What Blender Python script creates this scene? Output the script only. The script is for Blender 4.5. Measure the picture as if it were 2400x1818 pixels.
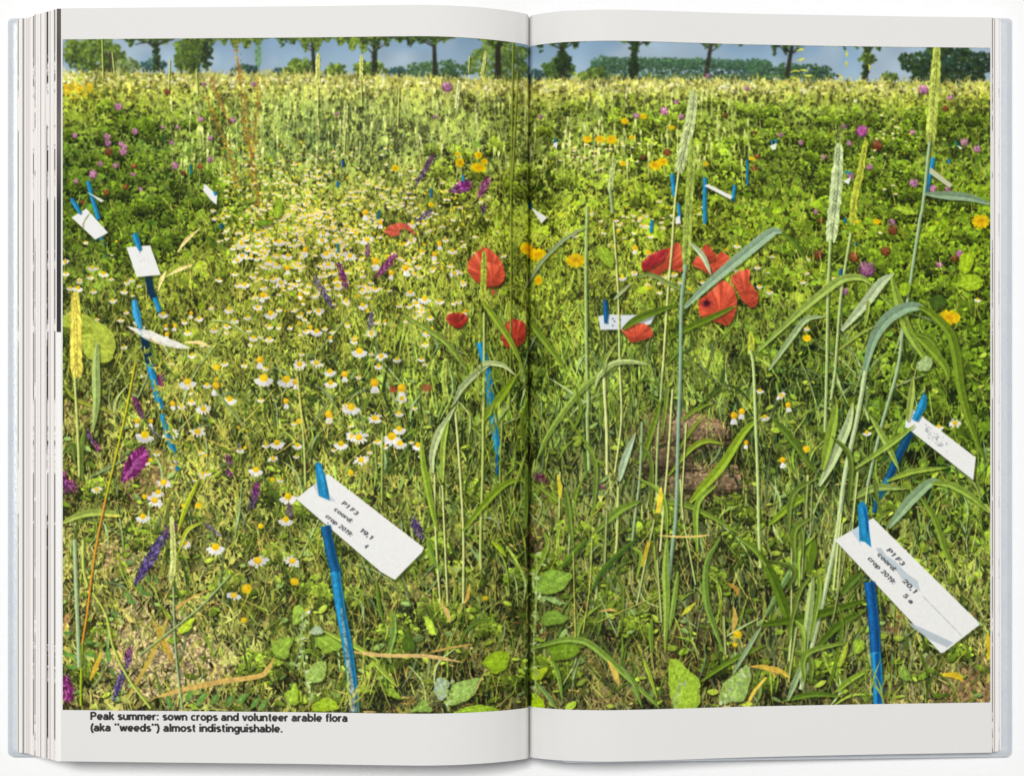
# An open hardback book lying on a white sheet, photographed from straight above.
import bpy, bmesh, math
import numpy as np

scene = bpy.context.scene
for o in list(bpy.data.objects): bpy.data.objects.remove(o)

# ---------------------------------------------------------------- camera
CZ = 0.0042                       # height of the upper face of the cover board
CAMH = 0.5                        # camera height above that face
cam_d = bpy.data.cameras.new('camera'); cam = bpy.data.objects.new('camera', cam_d)
scene.collection.objects.link(cam); scene.camera = cam
cam.location = (0, -0.01008, CZ+CAMH); cam.rotation_euler = (0, 0, 0)
cam_d.sensor_width = 36; cam_d.lens = 68.85; cam_d.shift_y = 0.0379
cam_d.clip_start = 0.01; cam_d.clip_end = 50
# ---------------------------------------------------------------- world and studio lamps
world = bpy.data.worlds.new('World'); scene.world = world; world.use_nodes = True
bg = world.node_tree.nodes['Background']; bg.inputs[0].default_value = (.97, .985, 1, 1); bg.inputs[1].default_value = 0.27
def softbox(name, loc, target, sx, sy, power, col=(1, .99, .975)):
    d = bpy.data.lights.new(name, 'AREA'); d.shape = 'RECTANGLE'; d.size = sx; d.size_y = sy; d.energy = power; d.color = col
    o = bpy.data.objects.new(name, d); scene.collection.objects.link(o); o.location = loc
    v = np.array(target)-np.array(loc); v = v/np.linalg.norm(v)
    import mathutils
    o.rotation_euler = mathutils.Vector(v).to_track_quat('-Z', 'Y').to_euler()
    return o
softbox('softbox_lamp', (-.12, .33, 1.7), (0, 0, 0), .24, .24, 23.4)
# ---------------------------------------------------------------- exposure
scene.view_settings.view_transform = 'Standard'; scene.view_settings.look = 'None'
scene.view_settings.exposure = 0.0; scene.view_settings.gamma = 1.0; scene.view_settings.use_curve_mapping = False
scene.cycles.max_bounces = 8

# ---------------------------------------------------------------- helpers
def link(o, parent=None):
    scene.collection.objects.link(o)
    if parent: o.parent = parent
    return o
def mesh_obj(name, verts, faces, mat, parent=None, smooth=False):
    me = bpy.data.meshes.new(name); me.from_pydata([tuple(v) for v in verts], [], faces); me.update()
    if mat: me.materials.append(mat)
    if smooth: me.polygons.foreach_set('use_smooth', [True]*len(me.polygons))
    return link(bpy.data.objects.new(name, me), parent)
def new_mat(name):
    m = bpy.data.materials.new(name); m.use_nodes = True
    nt = m.node_tree; return m, nt, nt.nodes['Principled BSDF']
def node(nt, typ, **kw):
    n = nt.nodes.new(typ)
    for k, v in kw.items(): setattr(n, k, v)
    return n
def lin(c): return tuple(((v/255)/12.92 if v/255 <= .04045 else (((v/255)+.055)/1.055)**2.4) for v in c)
def paper_mat(name, col, rough=.6, bump=.06):
    m, nt, b = new_mat(name)
    tc = node(nt, 'ShaderNodeTexCoord'); nz = node(nt, 'ShaderNodeTexNoise'); nz.inputs['Scale'].default_value = 900; nz.inputs['Detail'].default_value = 4
    nt.links.new(tc.outputs['Object'], nz.inputs['Vector'])
    mx = node(nt, 'ShaderNodeMix', data_type='RGBA'); mx.inputs[6].default_value = (*[c*.985 for c in col], 1); mx.inputs[7].default_value = (*[min(1, c*1.015) for c in col], 1)
    nt.links.new(nz.outputs['Fac'], mx.inputs[0]); nt.links.new(mx.outputs[2], b.inputs['Base Color'])
    bp = node(nt, 'ShaderNodeBump'); bp.inputs['Strength'].default_value = bump; bp.inputs['Distance'].default_value = .00005
    nt.links.new(nz.outputs['Fac'], bp.inputs['Height']); nt.links.new(bp.outputs['Normal'], b.inputs['Normal'])
    b.inputs['Roughness'].default_value = rough; b.inputs['Specular IOR Level'].default_value = .08
    return m
def spl(P, m=10):
    P = np.asarray(P, float); Q = np.vstack([2*P[0]-P[1], P, 2*P[-1]-P[-2]]); out = []
    for i in range(1, len(Q)-2):
        p0, p1, p2, p3 = Q[i-1:i+3]; t = np.linspace(0, 1, m, endpoint=False)[:, None]
        out.append(.5*(2*p1+(p2-p0)*t+(2*p0-5*p1+4*p2-p3)*t*t+(3*p1-p0-3*p2+p3)*t**3))
    return np.vstack(out+[P[-1:]])
def sheet_x(px, z):               # sheet coordinate (print units) -> metres, for a leaf at height z (m)
    return (np.asarray(px, float)-1200)*(CAMH-np.asarray(z, float))/4590

# ---------------------------------------------------------------- setting: white sheet under the book
m_sheet = paper_mat('white_sheet', (.93, .93, .93), .7, .02)
tb = mesh_obj('tabletop', [(-1.5, -1.5, 0), (1.5, -1.5, 0), (1.5, 1.5, 0), (-1.5, 1.5, 0)], [(0, 1, 2, 3)], m_sheet)
tb['kind'] = 'structure'; tb['label'] = 'plain white surface under the open book'

# ---------------------------------------------------------------- the book
book = link(bpy.data.objects.new('open_book', None)); book['category'] = 'book'
book['label'] = 'thick open book with pale silver cover, spread showing a flowering meadow'
PHH, CHH = .0925, .0945           # half heights of page and cover
LP = [(143, 18.2), (300, 19.2), (690, 21.2), (900, 22.8), (1000, 23.2), (1080, 21.9), (1150, 19.2), (1200, 16.1), (1231, 13.3)]
RP = [(1249, 11.6), (1275, 13.6), (1320, 15.9), (1380, 17.2), (1440, 17.5), (1550, 16), (1770, 12), (2050, 8.8), (2325, 6.6)]
def prof(P):
    P = np.array(P, float); z = P[:, 1]*1e-3; return spl(np.stack([sheet_x(P[:, 0], z), z], 1), 12)
left = prof(LP); right = prof(RP)
XG = float(sheet_x(1240, .010))
left = np.vstack([left, [(XG-.00045, .0125), (XG-.00025, .0115), (XG, .0090)]])
right = np.vstack([[(XG, .0082), (XG+.0003, .0100), (XG+.0005, .0109)], right])
XL0, XR1 = left[0, 0], right[-1, 0]
def yoff(x): return np.where(x < XG, .00025*(XG-x)/(XG-XL0), .00045*(x-XG)/(XR1-XG))
def surf(P, y0, y1, dz, name, mat, parent, ny=1, uv=None):
    """curved sheet lying on profile P"""
    n = len(P); V = []; F = []
    for j in range(ny+1):
        y = y0+(y1-y0)*j/ny
        for x, z in P: V.append((x, y+float(yoff(x)), CZ+z+dz))
    for j in range(ny):
        for i in range(n-1): F.append((j*n+i, j*n+i+1, (j+1)*n+i+1, (j+1)*n+i))
    o = mesh_obj(name, V, F, mat, parent, True)
    if uv is not None:
        l = o.data.uv_layers.new(name='ink'); co = [v for v in V]
        for lp in o.data.loops:
            i = lp.vertex_index % n; j = lp.vertex_index//n; l.data[lp.index].uv = (uv[i], j/ny)
    return o
def slab(P, y0, y1, th, name, mat, parent):
    """a leaf (or bundle of leaves) with thickness, swept across the page height"""
    P = np.asarray(P, float); n = len(P); V = []
    for y in (y0, y1):
        for k in (0, 1):
            for x, z in P: V.append((x, y+float(yoff(x)), CZ+z-(0 if k else th)))
    a, b, c, d = 0, n, 2*n, 3*n; F = []                      # a: low y bottom, b: low y top, c: high y bottom, d: high y top
    for i in range(n-1):
        F += [(b+i, b+i+1, d+i+1, d+i), (a+i, c+i, c+i+1, a+i+1), (a+i, a+i+1, b+i+1, b+i), (c+i, d+i, d+i+1, c+i+1)]
    F += [(a, b, d, c), (a+n-1, c+n-1, d+n-1, b+n-1)]
    return mesh_obj(name, V, F, mat, parent)

# cover boards and spine
m_cov, nt, b = new_mat('silver_cover_cloth')
tc = node(nt, 'ShaderNodeTexCoord'); n1 = node(nt, 'ShaderNodeTexNoise'); n1.inputs['Scale'].default_value = 1500; n1.inputs['Detail'].default_value = 3
n2 = node(nt, 'ShaderNodeTexNoise'); n2.inputs['Scale'].default_value = 160; n2.inputs['Detail'].default_value = 5
nt.links.new(tc.outputs['Object'], n1.inputs['Vector']); nt.links.new(tc.outputs['Object'], n2.inputs['Vector'])
mx = node(nt, 'ShaderNodeMix', data_type='RGBA'); mx.inputs[6].default_value = (.60, .66, .72, 1); mx.inputs[7].default_value = (.84, .88, .91, 1)
ad = node(nt, 'ShaderNodeMath', operation='ADD'); mu = node(nt, 'ShaderNodeMath', operation='MULTIPLY'); mu.inputs[1].default_value = .5
nt.links.new(n1.outputs['Fac'], ad.inputs[0]); nt.links.new(n2.outputs['Fac'], ad.inputs[1]); nt.links.new(ad.outputs[0], mu.inputs[0]); nt.links.new(mu.outputs[0], mx.inputs[0])
nt.links.new(mx.outputs[2], b.inputs['Base Color']); b.inputs['Roughness'].default_value = .38; b.inputs['Metallic'].default_value = .25
bp = node(nt, 'ShaderNodeBump'); bp.inputs['Strength'].default_value = .35; bp.inputs['Distance'].default_value = .0002
nt.links.new(n1.outputs['Fac'], bp.inputs['Height']); nt.links.new(bp.outputs['Normal'], b.inputs['Normal'])
def board(name, x0, x1, z0a, z0b, th, parent):
    """cover board with fully rounded rims; z0a, z0b = height of its lower face at either end"""
    r = th/2; V = []; F = []; nc = 6; rc = .0013
    for th_ in np.linspace(-math.pi/2, math.pi/2, 11):
        ins = r*(1-math.cos(th_)); z = r+r*math.sin(th_); q = max(rc-ins*.45, .0003); e = ins+q
        for cx, cy, a0 in ((x1-e, CHH-e, 0), (x0+e, CHH-e, 90), (x0+e, -CHH+e, 180), (x1-e, -CHH+e, 270)):
            for k in range(nc+1):
                a = math.radians(a0+90*k/nc); x = cx+q*math.cos(a); y = cy+q*math.sin(a)
                V.append((x, y, z+z0a+(z0b-z0a)*(x-x0)/(x1-x0)))
    n = 4*(nc+1)
    for j in range(10):
        for i in range(n): F.append((j*n+i, j*n+(i+1) % n, (j+1)*n+(i+1) % n, (j+1)*n+i))
    F += [tuple(range(n))[::-1], tuple(range(10*n, 11*n))]
    return mesh_obj(name, V, F, m_cov, parent, True)
board('cover_board', -.1292, -.0135, .0001, .0001, .0041, book)
board('cover_board', .0125, .1282, .0094, .0001, .0041, book)
sp = spl([(-.0138, 1.6), (-.006, .9), (.002, 1.4), (.008, 5.5), (.0128, 10.8)], 8)
V = []; 
for y in (-CHH, CHH):
    for k in (0, 1):
        for x, z in sp: V.append((x, y, z*1e-3+(.0006 if k else -.0006)))
n = len(sp); F = []
for i in range(n-1): F += [(n+i, n+i+1, 3*n+i+1, 3*n+i), (i, 2*n+i, 2*n+i+1, i+1), (i, i+1, n+i+1, n+i), (2*n+i, 3*n+i, 3*n+i+1, 2*n+i+1)]
mesh_obj('spine', V, F, m_cov, book, True)

# leaf stacks: each slab is one gathering of leaves, its fore edge carrying the bled ink of its pages
PAPER = (.765, .755, .735)
m_leaf = [paper_mat('leaf_paper_%s' % k, c, .7, .05) for k, c in (('white', (.83, .815, .79)), ('warm', (.78, .725, .705)), ('grey', (.62, .605, .585)), ('cream', (.79, .77, .735)))]
def edge_mat(name, seed, thr, dark, freq):
    m, nt, b = new_mat(name); tc = node(nt, 'ShaderNodeTexCoord'); mp = node(nt, 'ShaderNodeMapping')
    mp.inputs['Scale'].default_value = (0, freq, 0); mp.inputs['Location'].default_value = (seed*3.7, seed*11.3, seed*1.9)
    nz = node(nt, 'ShaderNodeTexNoise'); nz.inputs['Scale'].default_value = 1; nz.inputs['Detail'].default_value = 6; nz.inputs['Roughness'].default_value = .7
    rp = node(nt, 'ShaderNodeValToRGB'); e = rp.color_ramp.elements; e[0].position = thr; e[0].color = (*dark, 1); e[1].position = thr+.05; e[1].color = (.80, .765, .74, 1)
    nt.links.new(tc.outputs['Object'], mp.inputs['Vector']); nt.links.new(mp.outputs['Vector'], nz.inputs['Vector']); nt.links.new(nz.outputs['Fac'], rp.inputs['Fac']); nt.links.new(rp.outputs['Color'], b.inputs['Base Color'])
    b.inputs['Roughness'].default_value = .7
    return m
m_edge = [edge_mat('bled_edge_%s' % c, i+1, t, d, f) for i, (c, t, d, f) in enumerate([('a', .49, (.05, .045, .045), 60), ('b', .55, (.03, .028, .03), 25), ('c', .42, (.06, .05, .05), 110), ('d', .60, (.30, .24, .24), 18), ('e', .46, (.30, .27, .26), 160), ('f', .52, (.16, .13, .12), 40), ('g', .58, (.42, .36, .35), 70)])]
# the leaf directly under the open page shows a dark bled picture along the upper half of its margin
m_dark, nt, b = new_mat('dark_bled_margin'); tc = node(nt, 'ShaderNodeTexCoord'); sx = node(nt, 'ShaderNodeSeparateXYZ'); nt.links.new(tc.outputs['Object'], sx.inputs[0])
gt = node(nt, 'ShaderNodeMath', operation='GREATER_THAN'); gt.inputs[1].default_value = .0132; nt.links.new(sx.outputs['Y'], gt.inputs[0])
nz = node(nt, 'ShaderNodeTexNoise'); nz.inputs['Scale'].default_value = 70; nt.links.new(tc.outputs['Object'], nz.inputs['Vector'])
mr = node(nt, 'ShaderNodeMapRange'); mr.inputs[1].default_value = .045; mr.inputs[2].default_value = .06; nt.links.new(sx.outputs['Y'], mr.inputs[0])
ml = node(nt, 'ShaderNodeMath', operation='MULTIPLY'); nt.links.new(mr.outputs[0], ml.inputs[0]); nt.links.new(nz.outputs['Fac'], ml.inputs[1])
mk = node(nt, 'ShaderNodeMix', data_type='RGBA'); mk.inputs[6].default_value = (.012, .010, .010, 1); mk.inputs[7].default_value = (.20, .16, .155, 1); nt.links.new(ml.outputs[0], mk.inputs[0])
mw = node(nt, 'ShaderNodeMix', data_type='RGBA'); mw.inputs[6].default_value = (.90, .885, .86, 1); nt.links.new(mk.outputs[2], mw.inputs[7]); nt.links.new(gt.outputs[0], mw.inputs[0])
nt.links.new(mw.outputs[2], b.inputs['Base Color']); b.inputs['Roughness'].default_value = .7
r_ = np.random.default_rng(3)
def stack(top, edge_pts, zbot, nl, side):
    E = np.array(edge_pts, float)                     # (sheet x, height mm) of the fan of fore edges
    zt = np.linspace(.35, top[0 if side < 0 else -1, 1]*1e3, nl+1)
    ts = np.linspace(0, 1, 22)
    for k in range(1, nl):
        z = zt[k]*1e-3; q = zt[k]/zt[-1]; th = (zt[1]-zt[0])*1e-3*.93
        xe = float(sheet_x(np.interp(zt[k], E[:, 1], E[:, 0])+r_.normal(0, .5), z))
        xs = XG+side*.0006+(xe-XG-side*.0006)*ts
        ztop = np.interp(xs, top[:, 0], top[:, 1]); zb = zbot(xs)+.0004
        # near the fore edge follow the leaf's own level, inside share the room between cover and top page
        own = zb+(ztop-zb-.0002)*q
        P = np.stack([xs, own], 1)
        if side < 0: P = P[::-1]
        roll = r_.random()
        if k == nl-1 and side < 0: mat = m_dark
        elif roll < .28: mat = m_edge[r_.integers(len(m_edge))]
        else: mat = m_leaf[r_.choice([0, 0, 1, 1, 2, 3])]
        slab(P, -PHH+r_.normal(0, .00006), PHH+r_.normal(0, .00006), th, 'leaf', mat, book)
stack(left, [(44, .3), (40, 3.5), (42, 4.6), (66, 7), (83, 10.6), (98, 13), (116, 15.5), (131, 17.6), (133, 18.1)], lambda x: np.where(x > -.012, .0012+.004*np.clip((x+.012)/.016, 0, 1), 0*x), 72, -1)
covz = lambda x: .0093*(.1282-x)/.1157
stack(right, [(2344, .3), (2343, 3), (2338, 4.4), (2330, 5.6), (2326, 6.6)], covz, 20, 1)

# the two open pages
m_page = paper_mat('page_paper', PAPER, .62, .05)
pl = surf(left, -PHH, PHH, 0, 'page', m_page, book, 4); pl['label'] = 'page with a picture bled to the fore edge and a two line caption below'
pr = surf(right, -PHH, PHH, 0, 'page', m_page, book, 4); pr['label'] = 'page carrying the half of the picture with four bright poppies'
# a bold grotesque alphabet drawn with strokes: each glyph = advance width and centre lines (cap height 1)
def arc(cx, cy, rx, ry, a0, a1, n=14):
    t = np.radians(np.linspace(a0, a1, n)); return [(cx+rx*math.cos(a), cy+ry*math.sin(a)) for a in t]
O_ = lambda cx, cy=.36, rx=.24, ry=.275: arc(cx, cy, rx, ry, 0, 360, 25)
ST = lambda x, a=0, b=.72: [(x, a), (x, b)]
GL = {' ': (.30, []), 'P': (.70, [ST(.085, 0, 1), [(.085, .915), (.36, .915)]+arc(.36, .69, .225, .225, 85, -85)+[(.085, .465)]]), 'F': (.62, [ST(.085, 0, 1), [(.085, .915), (.56, .915)], [(.085, .50), (.50, .50)]]),
 'a': (.62, [O_(.27, .235, .2, .15), ST(.5, 0, .45), arc(.29, .44, .21, .195, 0, 155)]), 'b': (.66, [ST(.085, 0, 1.03), O_(.33)]), 'c': (.58, [arc(.32, .36, .24, .275, 45, 315)]), 'd': (.66, [ST(.56, 0, 1.03), O_(.31)]),
 'e': (.65, [arc(.32, .36, .245, .275, 0, 318, 20), [(.07, .35), (.60, .35)]]), 'f': (.40, [[(.18, 0), (.18, .8)]+arc(.35, .8, .17, .15, 175, 80, 6), [(.02, .64), (.38, .64)]]), 'g': (.66, [O_(.31), [(.56, .72), (.56, 0)]+arc(.32, -.02, .24, .18, -5, -150, 9)]),
 'h': (.62, [ST(.085, 0, 1.03), arc(.305, .42, .22, .215, 180, 0, 10)+[(.525, 0)]]), 'i': (.22, [ST(.105), ST(.105, .85, 1.03)]), 'k': (.58, [ST(.085, 0, 1.03), [(.085, .27), (.50, .72)], [(.24, .43), (.53, 0)]]), 'l': (.22, [ST(.105, 0, 1.03)]),
 'm': (.95, [ST(.085), arc(.275, .45, .19, .185, 180, 0, 9)+[(.465, 0)], arc(.655, .45, .19, .185, 180, 0, 9)+[(.845, 0)]]), 'n': (.62, [ST(.085), arc(.305, .42, .22, .215, 180, 0, 10)+[(.525, 0)]]), 'o': (.65, [O_(.32)]), 'p': (.66, [ST(.085, -.25, .72), O_(.33)]),
 'r': (.42, [ST(.085), arc(.335, .4, .25, .235, 180, 78, 7)]), 's': (.54, [arc(.27, .505, .185, .13, 30, 250, 10)+arc(.27, .215, .2, .13, 75, -150, 11)]), 't': (.42, [[(.2, .93), (.2, .22)]+arc(.34, .22, .14, .135, 185, 285, 6), [(.03, .64), (.38, .64)]]),
 'u': (.62, [[(.085, .72), (.085, .3)]+arc(.305, .3, .22, .215, 180, 360, 10), ST(.525)]), 'v': (.56, [[(.05, .72), (.28, .03)], [(.28, .03), (.51, .72)]]), 'w': (.86, [[(.05, .72), (.24, .03)], [(.24, .03), (.43, .68)], [(.43, .68), (.62, .03)], [(.62, .03), (.81, .72)]]),
 ':': (.28, [ST(.12, 0, .18), ST(.12, .54, .72)]), '.': (.25, [ST(.12, 0, .18)]), ',': (.26, [[(.14, .17), (.07, -.15)]]), '(': (.34, [arc(.62, .40, .50, .72, 125, 235, 9)]), ')': (.34, [arc(-.30, .40, .50, .72, 55, -55, 9)]),
 '\u201c': (.56, [[(.16, 1.02), (.09, .74)], [(.48, 1.02), (.41, .74)]]), '\u201d': (.56, [[(.16, 1.02), (.09, .74)], [(.48, 1.02), (.41, .74)]]),
 '1': (.44, [ST(.29, 0, 1), [(.29, .93), (.07, .78)]]), '2': (.65, [arc(.31, .68, .24, .235, 160, -35, 12)+[(.09, .085), (.59, .085)]]), '3': (.62, [arc(.29, .71, .2, .205, 150, -90, 11), arc(.29, .295, .23, .21, 90, -150, 12)]), '4': (.68, [ST(.46, 0, 1), [(.42, .98), (.08, .29), (.63, .29)]]),
 '5': (.64, [[(.54, .915), (.16, .915), (.13, .52)]+arc(.3, .34, .25, .25, 125, -150, 13)]), '9': (.64, [O_(.31, .66, .235, .25), [(.55, .66), (.53, .42), (.42, .16), (.2, .02)]]), '0': (.66, [O_(.32, .5, .235, .415)])}
def strokes(string, wt=.175):
    """outline pairs (left side, right side) of every stroke of a line of text; x runs from 0, cap height 1"""
    x, out = 0., []
    for ch in string:
        adv, S = GL[ch]
        for s in S:
            P = np.array(s, float); d = np.gradient(P, axis=0)
            if math.dist(P[0], P[-1]) < 1e-6: d[0] = d[-1] = P[1]-P[-2]
            d /= np.hypot(d[:, 0], d[:, 1])[:, None]; N = np.stack([-d[:, 1], d[:, 0]], 1)*wt/2
            out.append((P+N+[x, 0], P-N+[x, 0]))
        x += adv+.06
    return out, x-.06
def text_polys(string, length, hgt):
    S, w = strokes(string, .2)
    return [np.vstack([a, b[::-1]])/[w, 1]*[length, hgt] for a, b in S]
# ---------------------------------------------------------------- the printed meadow picture
# The spread carries one flat, printed colour picture.  It is composed here stroke by stroke
# (leaves, blades, petals, lettering) into a colour array and laid on the paper as ink.
PX0, PX1, PH = 147.0, 2321.0, 1572.0          # sheet coordinates of the print
SC = 0.8
W, H = int((PX1-PX0)*SC), int(PH*SC)
rng = np.random.default_rng(7)
TX = np.array([147, 690, 1000, 1100, 1170, 1239, 1330, 1400, 1770, 2321.])
TT = np.array([ 90, 89.5, 85, 87, 92.5, 103.5, 98, 97, 105.5, 112.])
TB = np.array([1660, 1663, 1667, 1666, 1663, 1659, 1660.5, 1661, 1654, 1643.])
def flat(x, y):
    x = np.asarray(x, float); y = np.asarray(y, float)
    t = np.interp(x, TX, TT); b = np.interp(x, TX, TB)
    return (x-PX0)*SC, (y-t)/(b-t)*PH*SC
cv = np.zeros((H, W, 3), np.float32)
def vnoise(cell, seed, w=None, h=None):
    w = w or W; h = h or H
    r = np.random.default_rng(seed)
    gw, gh = int(w/cell)+3, int(h/cell)+3
    g = r.random((gh, gw)).astype(np.float32)
    xs = np.arange(w)/cell; ys = np.arange(h)/cell
    xi = xs.astype(int); yi = ys.astype(int)
    fx = (xs-xi).astype(np.float32); fy = (ys-yi).astype(np.float32)
    fx = fx*fx*(3-2*fx); fy = (fy*fy*(3-2*fy))[:, None]
    a = g[yi][:, xi]*(1-fx)+g[yi][:, xi+1]*fx
    b = g[yi+1][:, xi]*(1-fx)+g[yi+1][:, xi+1]*fx
    return a*(1-fy)+b*fy
GR = (vnoise(2.2, 1)*.5+vnoise(5, 2)*.5-.5)            # fine tone grain used inside every stroke
GK = {}
def blend(x0, y0, a, col, grain=.25):
    h, w = a.shape[:2]
    X0, Y0, X1, Y1 = max(x0, 0), max(y0, 0), min(x0+w, W), min(y0+h, H)
    if X1 <= X0 or Y1 <= Y0: return
    if a.ndim == 2: a = a[..., None]
    if X1-X0 < w or Y1-Y0 < h: a = a[Y0-y0:Y1-y0, X0-x0:X1-x0]
    d = cv[Y0:Y1, X0:X1]
    if grain not in GK: GK[grain] = (1+grain*2*GR)[..., None].astype(np.float32)
    d += a*(np.asarray(col, np.float32)*GK[grain][Y0:Y1, X0:X1]-d)
STAMP = {}
def leafc(cx, cy, L, wd, ang, col, alpha=1., grain=.25, pw=1.0):
    """pointed leaf / petal in canvas units, centred (cached brush shapes)"""
    kL = max(2, int(L*1.0+.5) if L < 14 else int(L/2+.5)*2); kw = max(2, int(wd*2+.5)); ka = int(ang/(math.pi/20)+.5) % 20
    key = (kL, kw, ka, pw)
    if key not in STAMP:
        L_, w_, an = kL, kw/2, ka*math.pi/20
        ca, sa = math.cos(an), math.sin(an)
        hx = int(abs(ca)*L_/2+abs(sa)*w_/2+1.5); hy = int(abs(sa)*L_/2+abs(ca)*w_/2+1.5)
        X = np.arange(-hx, hx+1, dtype=np.float32); Y = np.arange(-hy, hy+1, dtype=np.float32)[:, None]
        u = (X*ca+Y*sa)*(2/L_); v = np.abs(-X*sa+Y*ca)
        STAMP[key] = (np.clip((w_/2)*np.maximum(1-u*u, 0)**pw-v+.5, 0, 1)*(np.abs(u) < 1))[..., None].astype(np.float32)
    a = STAMP[key]
    blend(int(cx+.5)-a.shape[1]//2, int(cy+.5)-a.shape[0]//2, a if alpha == 1 else a*np.float32(alpha), col, grain)
def leaf(x, y, L, wd, ang, col, alpha=1., grain=.25, pw=1.0):
    cx, cy = flat(x, y); leafc(float(cx), float(cy), L*SC, wd*SC, ang, col, alpha, grain, pw)
def disc(x, y, rx, ry, col, alpha=1., grain=.15, soft=1.):
    cx, cy = flat(x, y); rx *= SC; ry *= SC
    x0, y0 = int(cx-rx-2), int(cy-ry-2)
    X = (np.arange(x0, int(cx+rx)+3)-cx)/rx; Y = ((np.arange(y0, int(cy+ry)+3)-cy)/ry)[:, None]
    a = np.clip((1-np.sqrt(X*X+Y*Y))*min(rx, ry)/soft+.5, 0, 1)
    blend(x0, y0, a*alpha, col, grain)
def polyc(P, col, alpha=1., grain=.25):
    P = np.asarray(P, float)
    x0, y0 = int(P[:, 0].min())-1, int(P[:, 1].min())-1
    x1, y1 = int(P[:, 0].max())+2, int(P[:, 1].max())+2
    x0 = max(x0, -4); y0 = max(y0, -4); x1 = min(x1, W+4); y1 = min(y1, H+4)
    if x1 <= x0 or y1 <= y0: return
    ss = 3
    ys = (y0+(np.arange((y1-y0)*ss)+.5)/ss)[:, None]
    A = P; B = np.roll(P, -1, 0)
    ya, yb = A[:, 1], B[:, 1]
    hit = ((ya <= ys) & (yb > ys)) | ((yb <= ys) & (ya > ys))
    dy = np.where(yb == ya, 1, yb-ya)
    xc = np.where(hit, A[:, 0]+(ys-ya)/dy*(B[:, 0]-A[:, 0]), np.inf)
    xc.sort(1)
    n = int(hit.sum(1).max())
    px = np.arange(x0, x1)
    cov = np.zeros((len(ys), len(px)), np.float32)
    for k in range(0, n-1, 2):
        a = np.minimum(xc[:, k:k+1], 1e6); b = np.minimum(xc[:, k+1:k+2], 1e6)
        cov += np.clip(b-px, 0, 1)-np.clip(a-px, 0, 1)
    cov = cov.reshape(y1-y0, ss, -1).mean(1)
    if callable(col): col = col(np.arange(x0, x1)[None, :], np.arange(y0, y1)[:, None])
    blend(x0, y0, np.clip(cov, 0, 1)*alpha, col, grain)
def poly(pts, col, alpha=1., grain=.25, rough=0, smooth=False):
    P = np.array(pts, float)
    if smooth: P = spline(np.vstack([P, P[:1]]), 6)[:-1]
    if rough: P = P+rng.normal(0, rough, P.shape)
    x, y = flat(P[:, 0], P[:, 1]); polyc(np.stack([x, y], 1), col, alpha, grain)
def spline(P, m=8):
    P = np.asarray(P, float)
    if len(P) < 3:
        t = np.linspace(0, 1, m+1)[:, None]; return P[0]*(1-t)+P[1]*t
    Q = np.vstack([2*P[0]-P[1], P, 2*P[-1]-P[-2]]); out = []
    for i in range(1, len(Q)-2):
        p0, p1, p2, p3 = Q[i-1:i+3]
        t = np.linspace(0, 1, m, endpoint=False)[:, None]
        out.append(.5*(2*p1+(p2-p0)*t+(2*p0-5*p1+4*p2-p3)*t*t+(3*p1-p0-3*p2+p3)*t**3))
    return np.vstack(out+[P[-1:]])
def ribbon(pts, wd, col, alpha=1., taper=(0., 0.), m=8, grain=.2, off=0.):
    """stroke with a width profile: wd number or list; taper = width factor at each end"""
    C = spline(pts, m); x, y = flat(C[:, 0], C[:, 1]); C = np.stack([x, y], 1)
    d = np.gradient(C, axis=0); d /= np.maximum(np.hypot(d[:, 0], d[:, 1]), 1e-6)[:, None]
    N = np.stack([-d[:, 1], d[:, 0]], 1)
    t = np.linspace(0, 1, len(C))
    if np.ndim(wd): w = np.interp(t, np.linspace(0, 1, len(wd)), wd)
    else: w = wd*np.minimum(1, np.minimum(taper[0]+t*(1-taper[0])*5, taper[1]+(1-t)*(1-taper[1])*5))
    w = (w*SC/2)[:, None]
    polyc(np.vstack([C+N*w*(1+off), (C-N*w*(1-off))[::-1]]), col, alpha, grain)
def blade(pts, w, col, hi=None, fold=None):
    """long cereal leaf: body, paler half, midrib"""
    n = 9; t = np.linspace(0, 1, n); prof = w*np.clip(np.sin(np.pi*np.clip(t*.93+.06, 0, 1))**.7, .06, 1)
    col = np.array(col, float)*[1.02, .98, .88]; prof = prof*.86
    P = np.array(pts, float)
    ribbon(P+[3, 4], prof*1.15, (30, 40, 14), .35)
    ribbon(P, prof, col, grain=.1)
    hi = col*1.14+8 if hi is None else np.array(hi, float)
    ribbon(P, prof*.5, hi, .8, off=1., grain=.08)
    ribbon(P, prof*.09+.6, col*.8, .6)
    if w > 12:
        for of in (-9, -4.5, 4.5, 9): ribbon(P, prof*.035+.4, hi*1.06 if of > 0 else col*.86, .45, off=of)
    if rng.random() < .4: ribbon([P[-1]+(P[-2]-P[-1])*.16, P[-1]], [2.6, 1], (176, 150, 84), .9)
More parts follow.
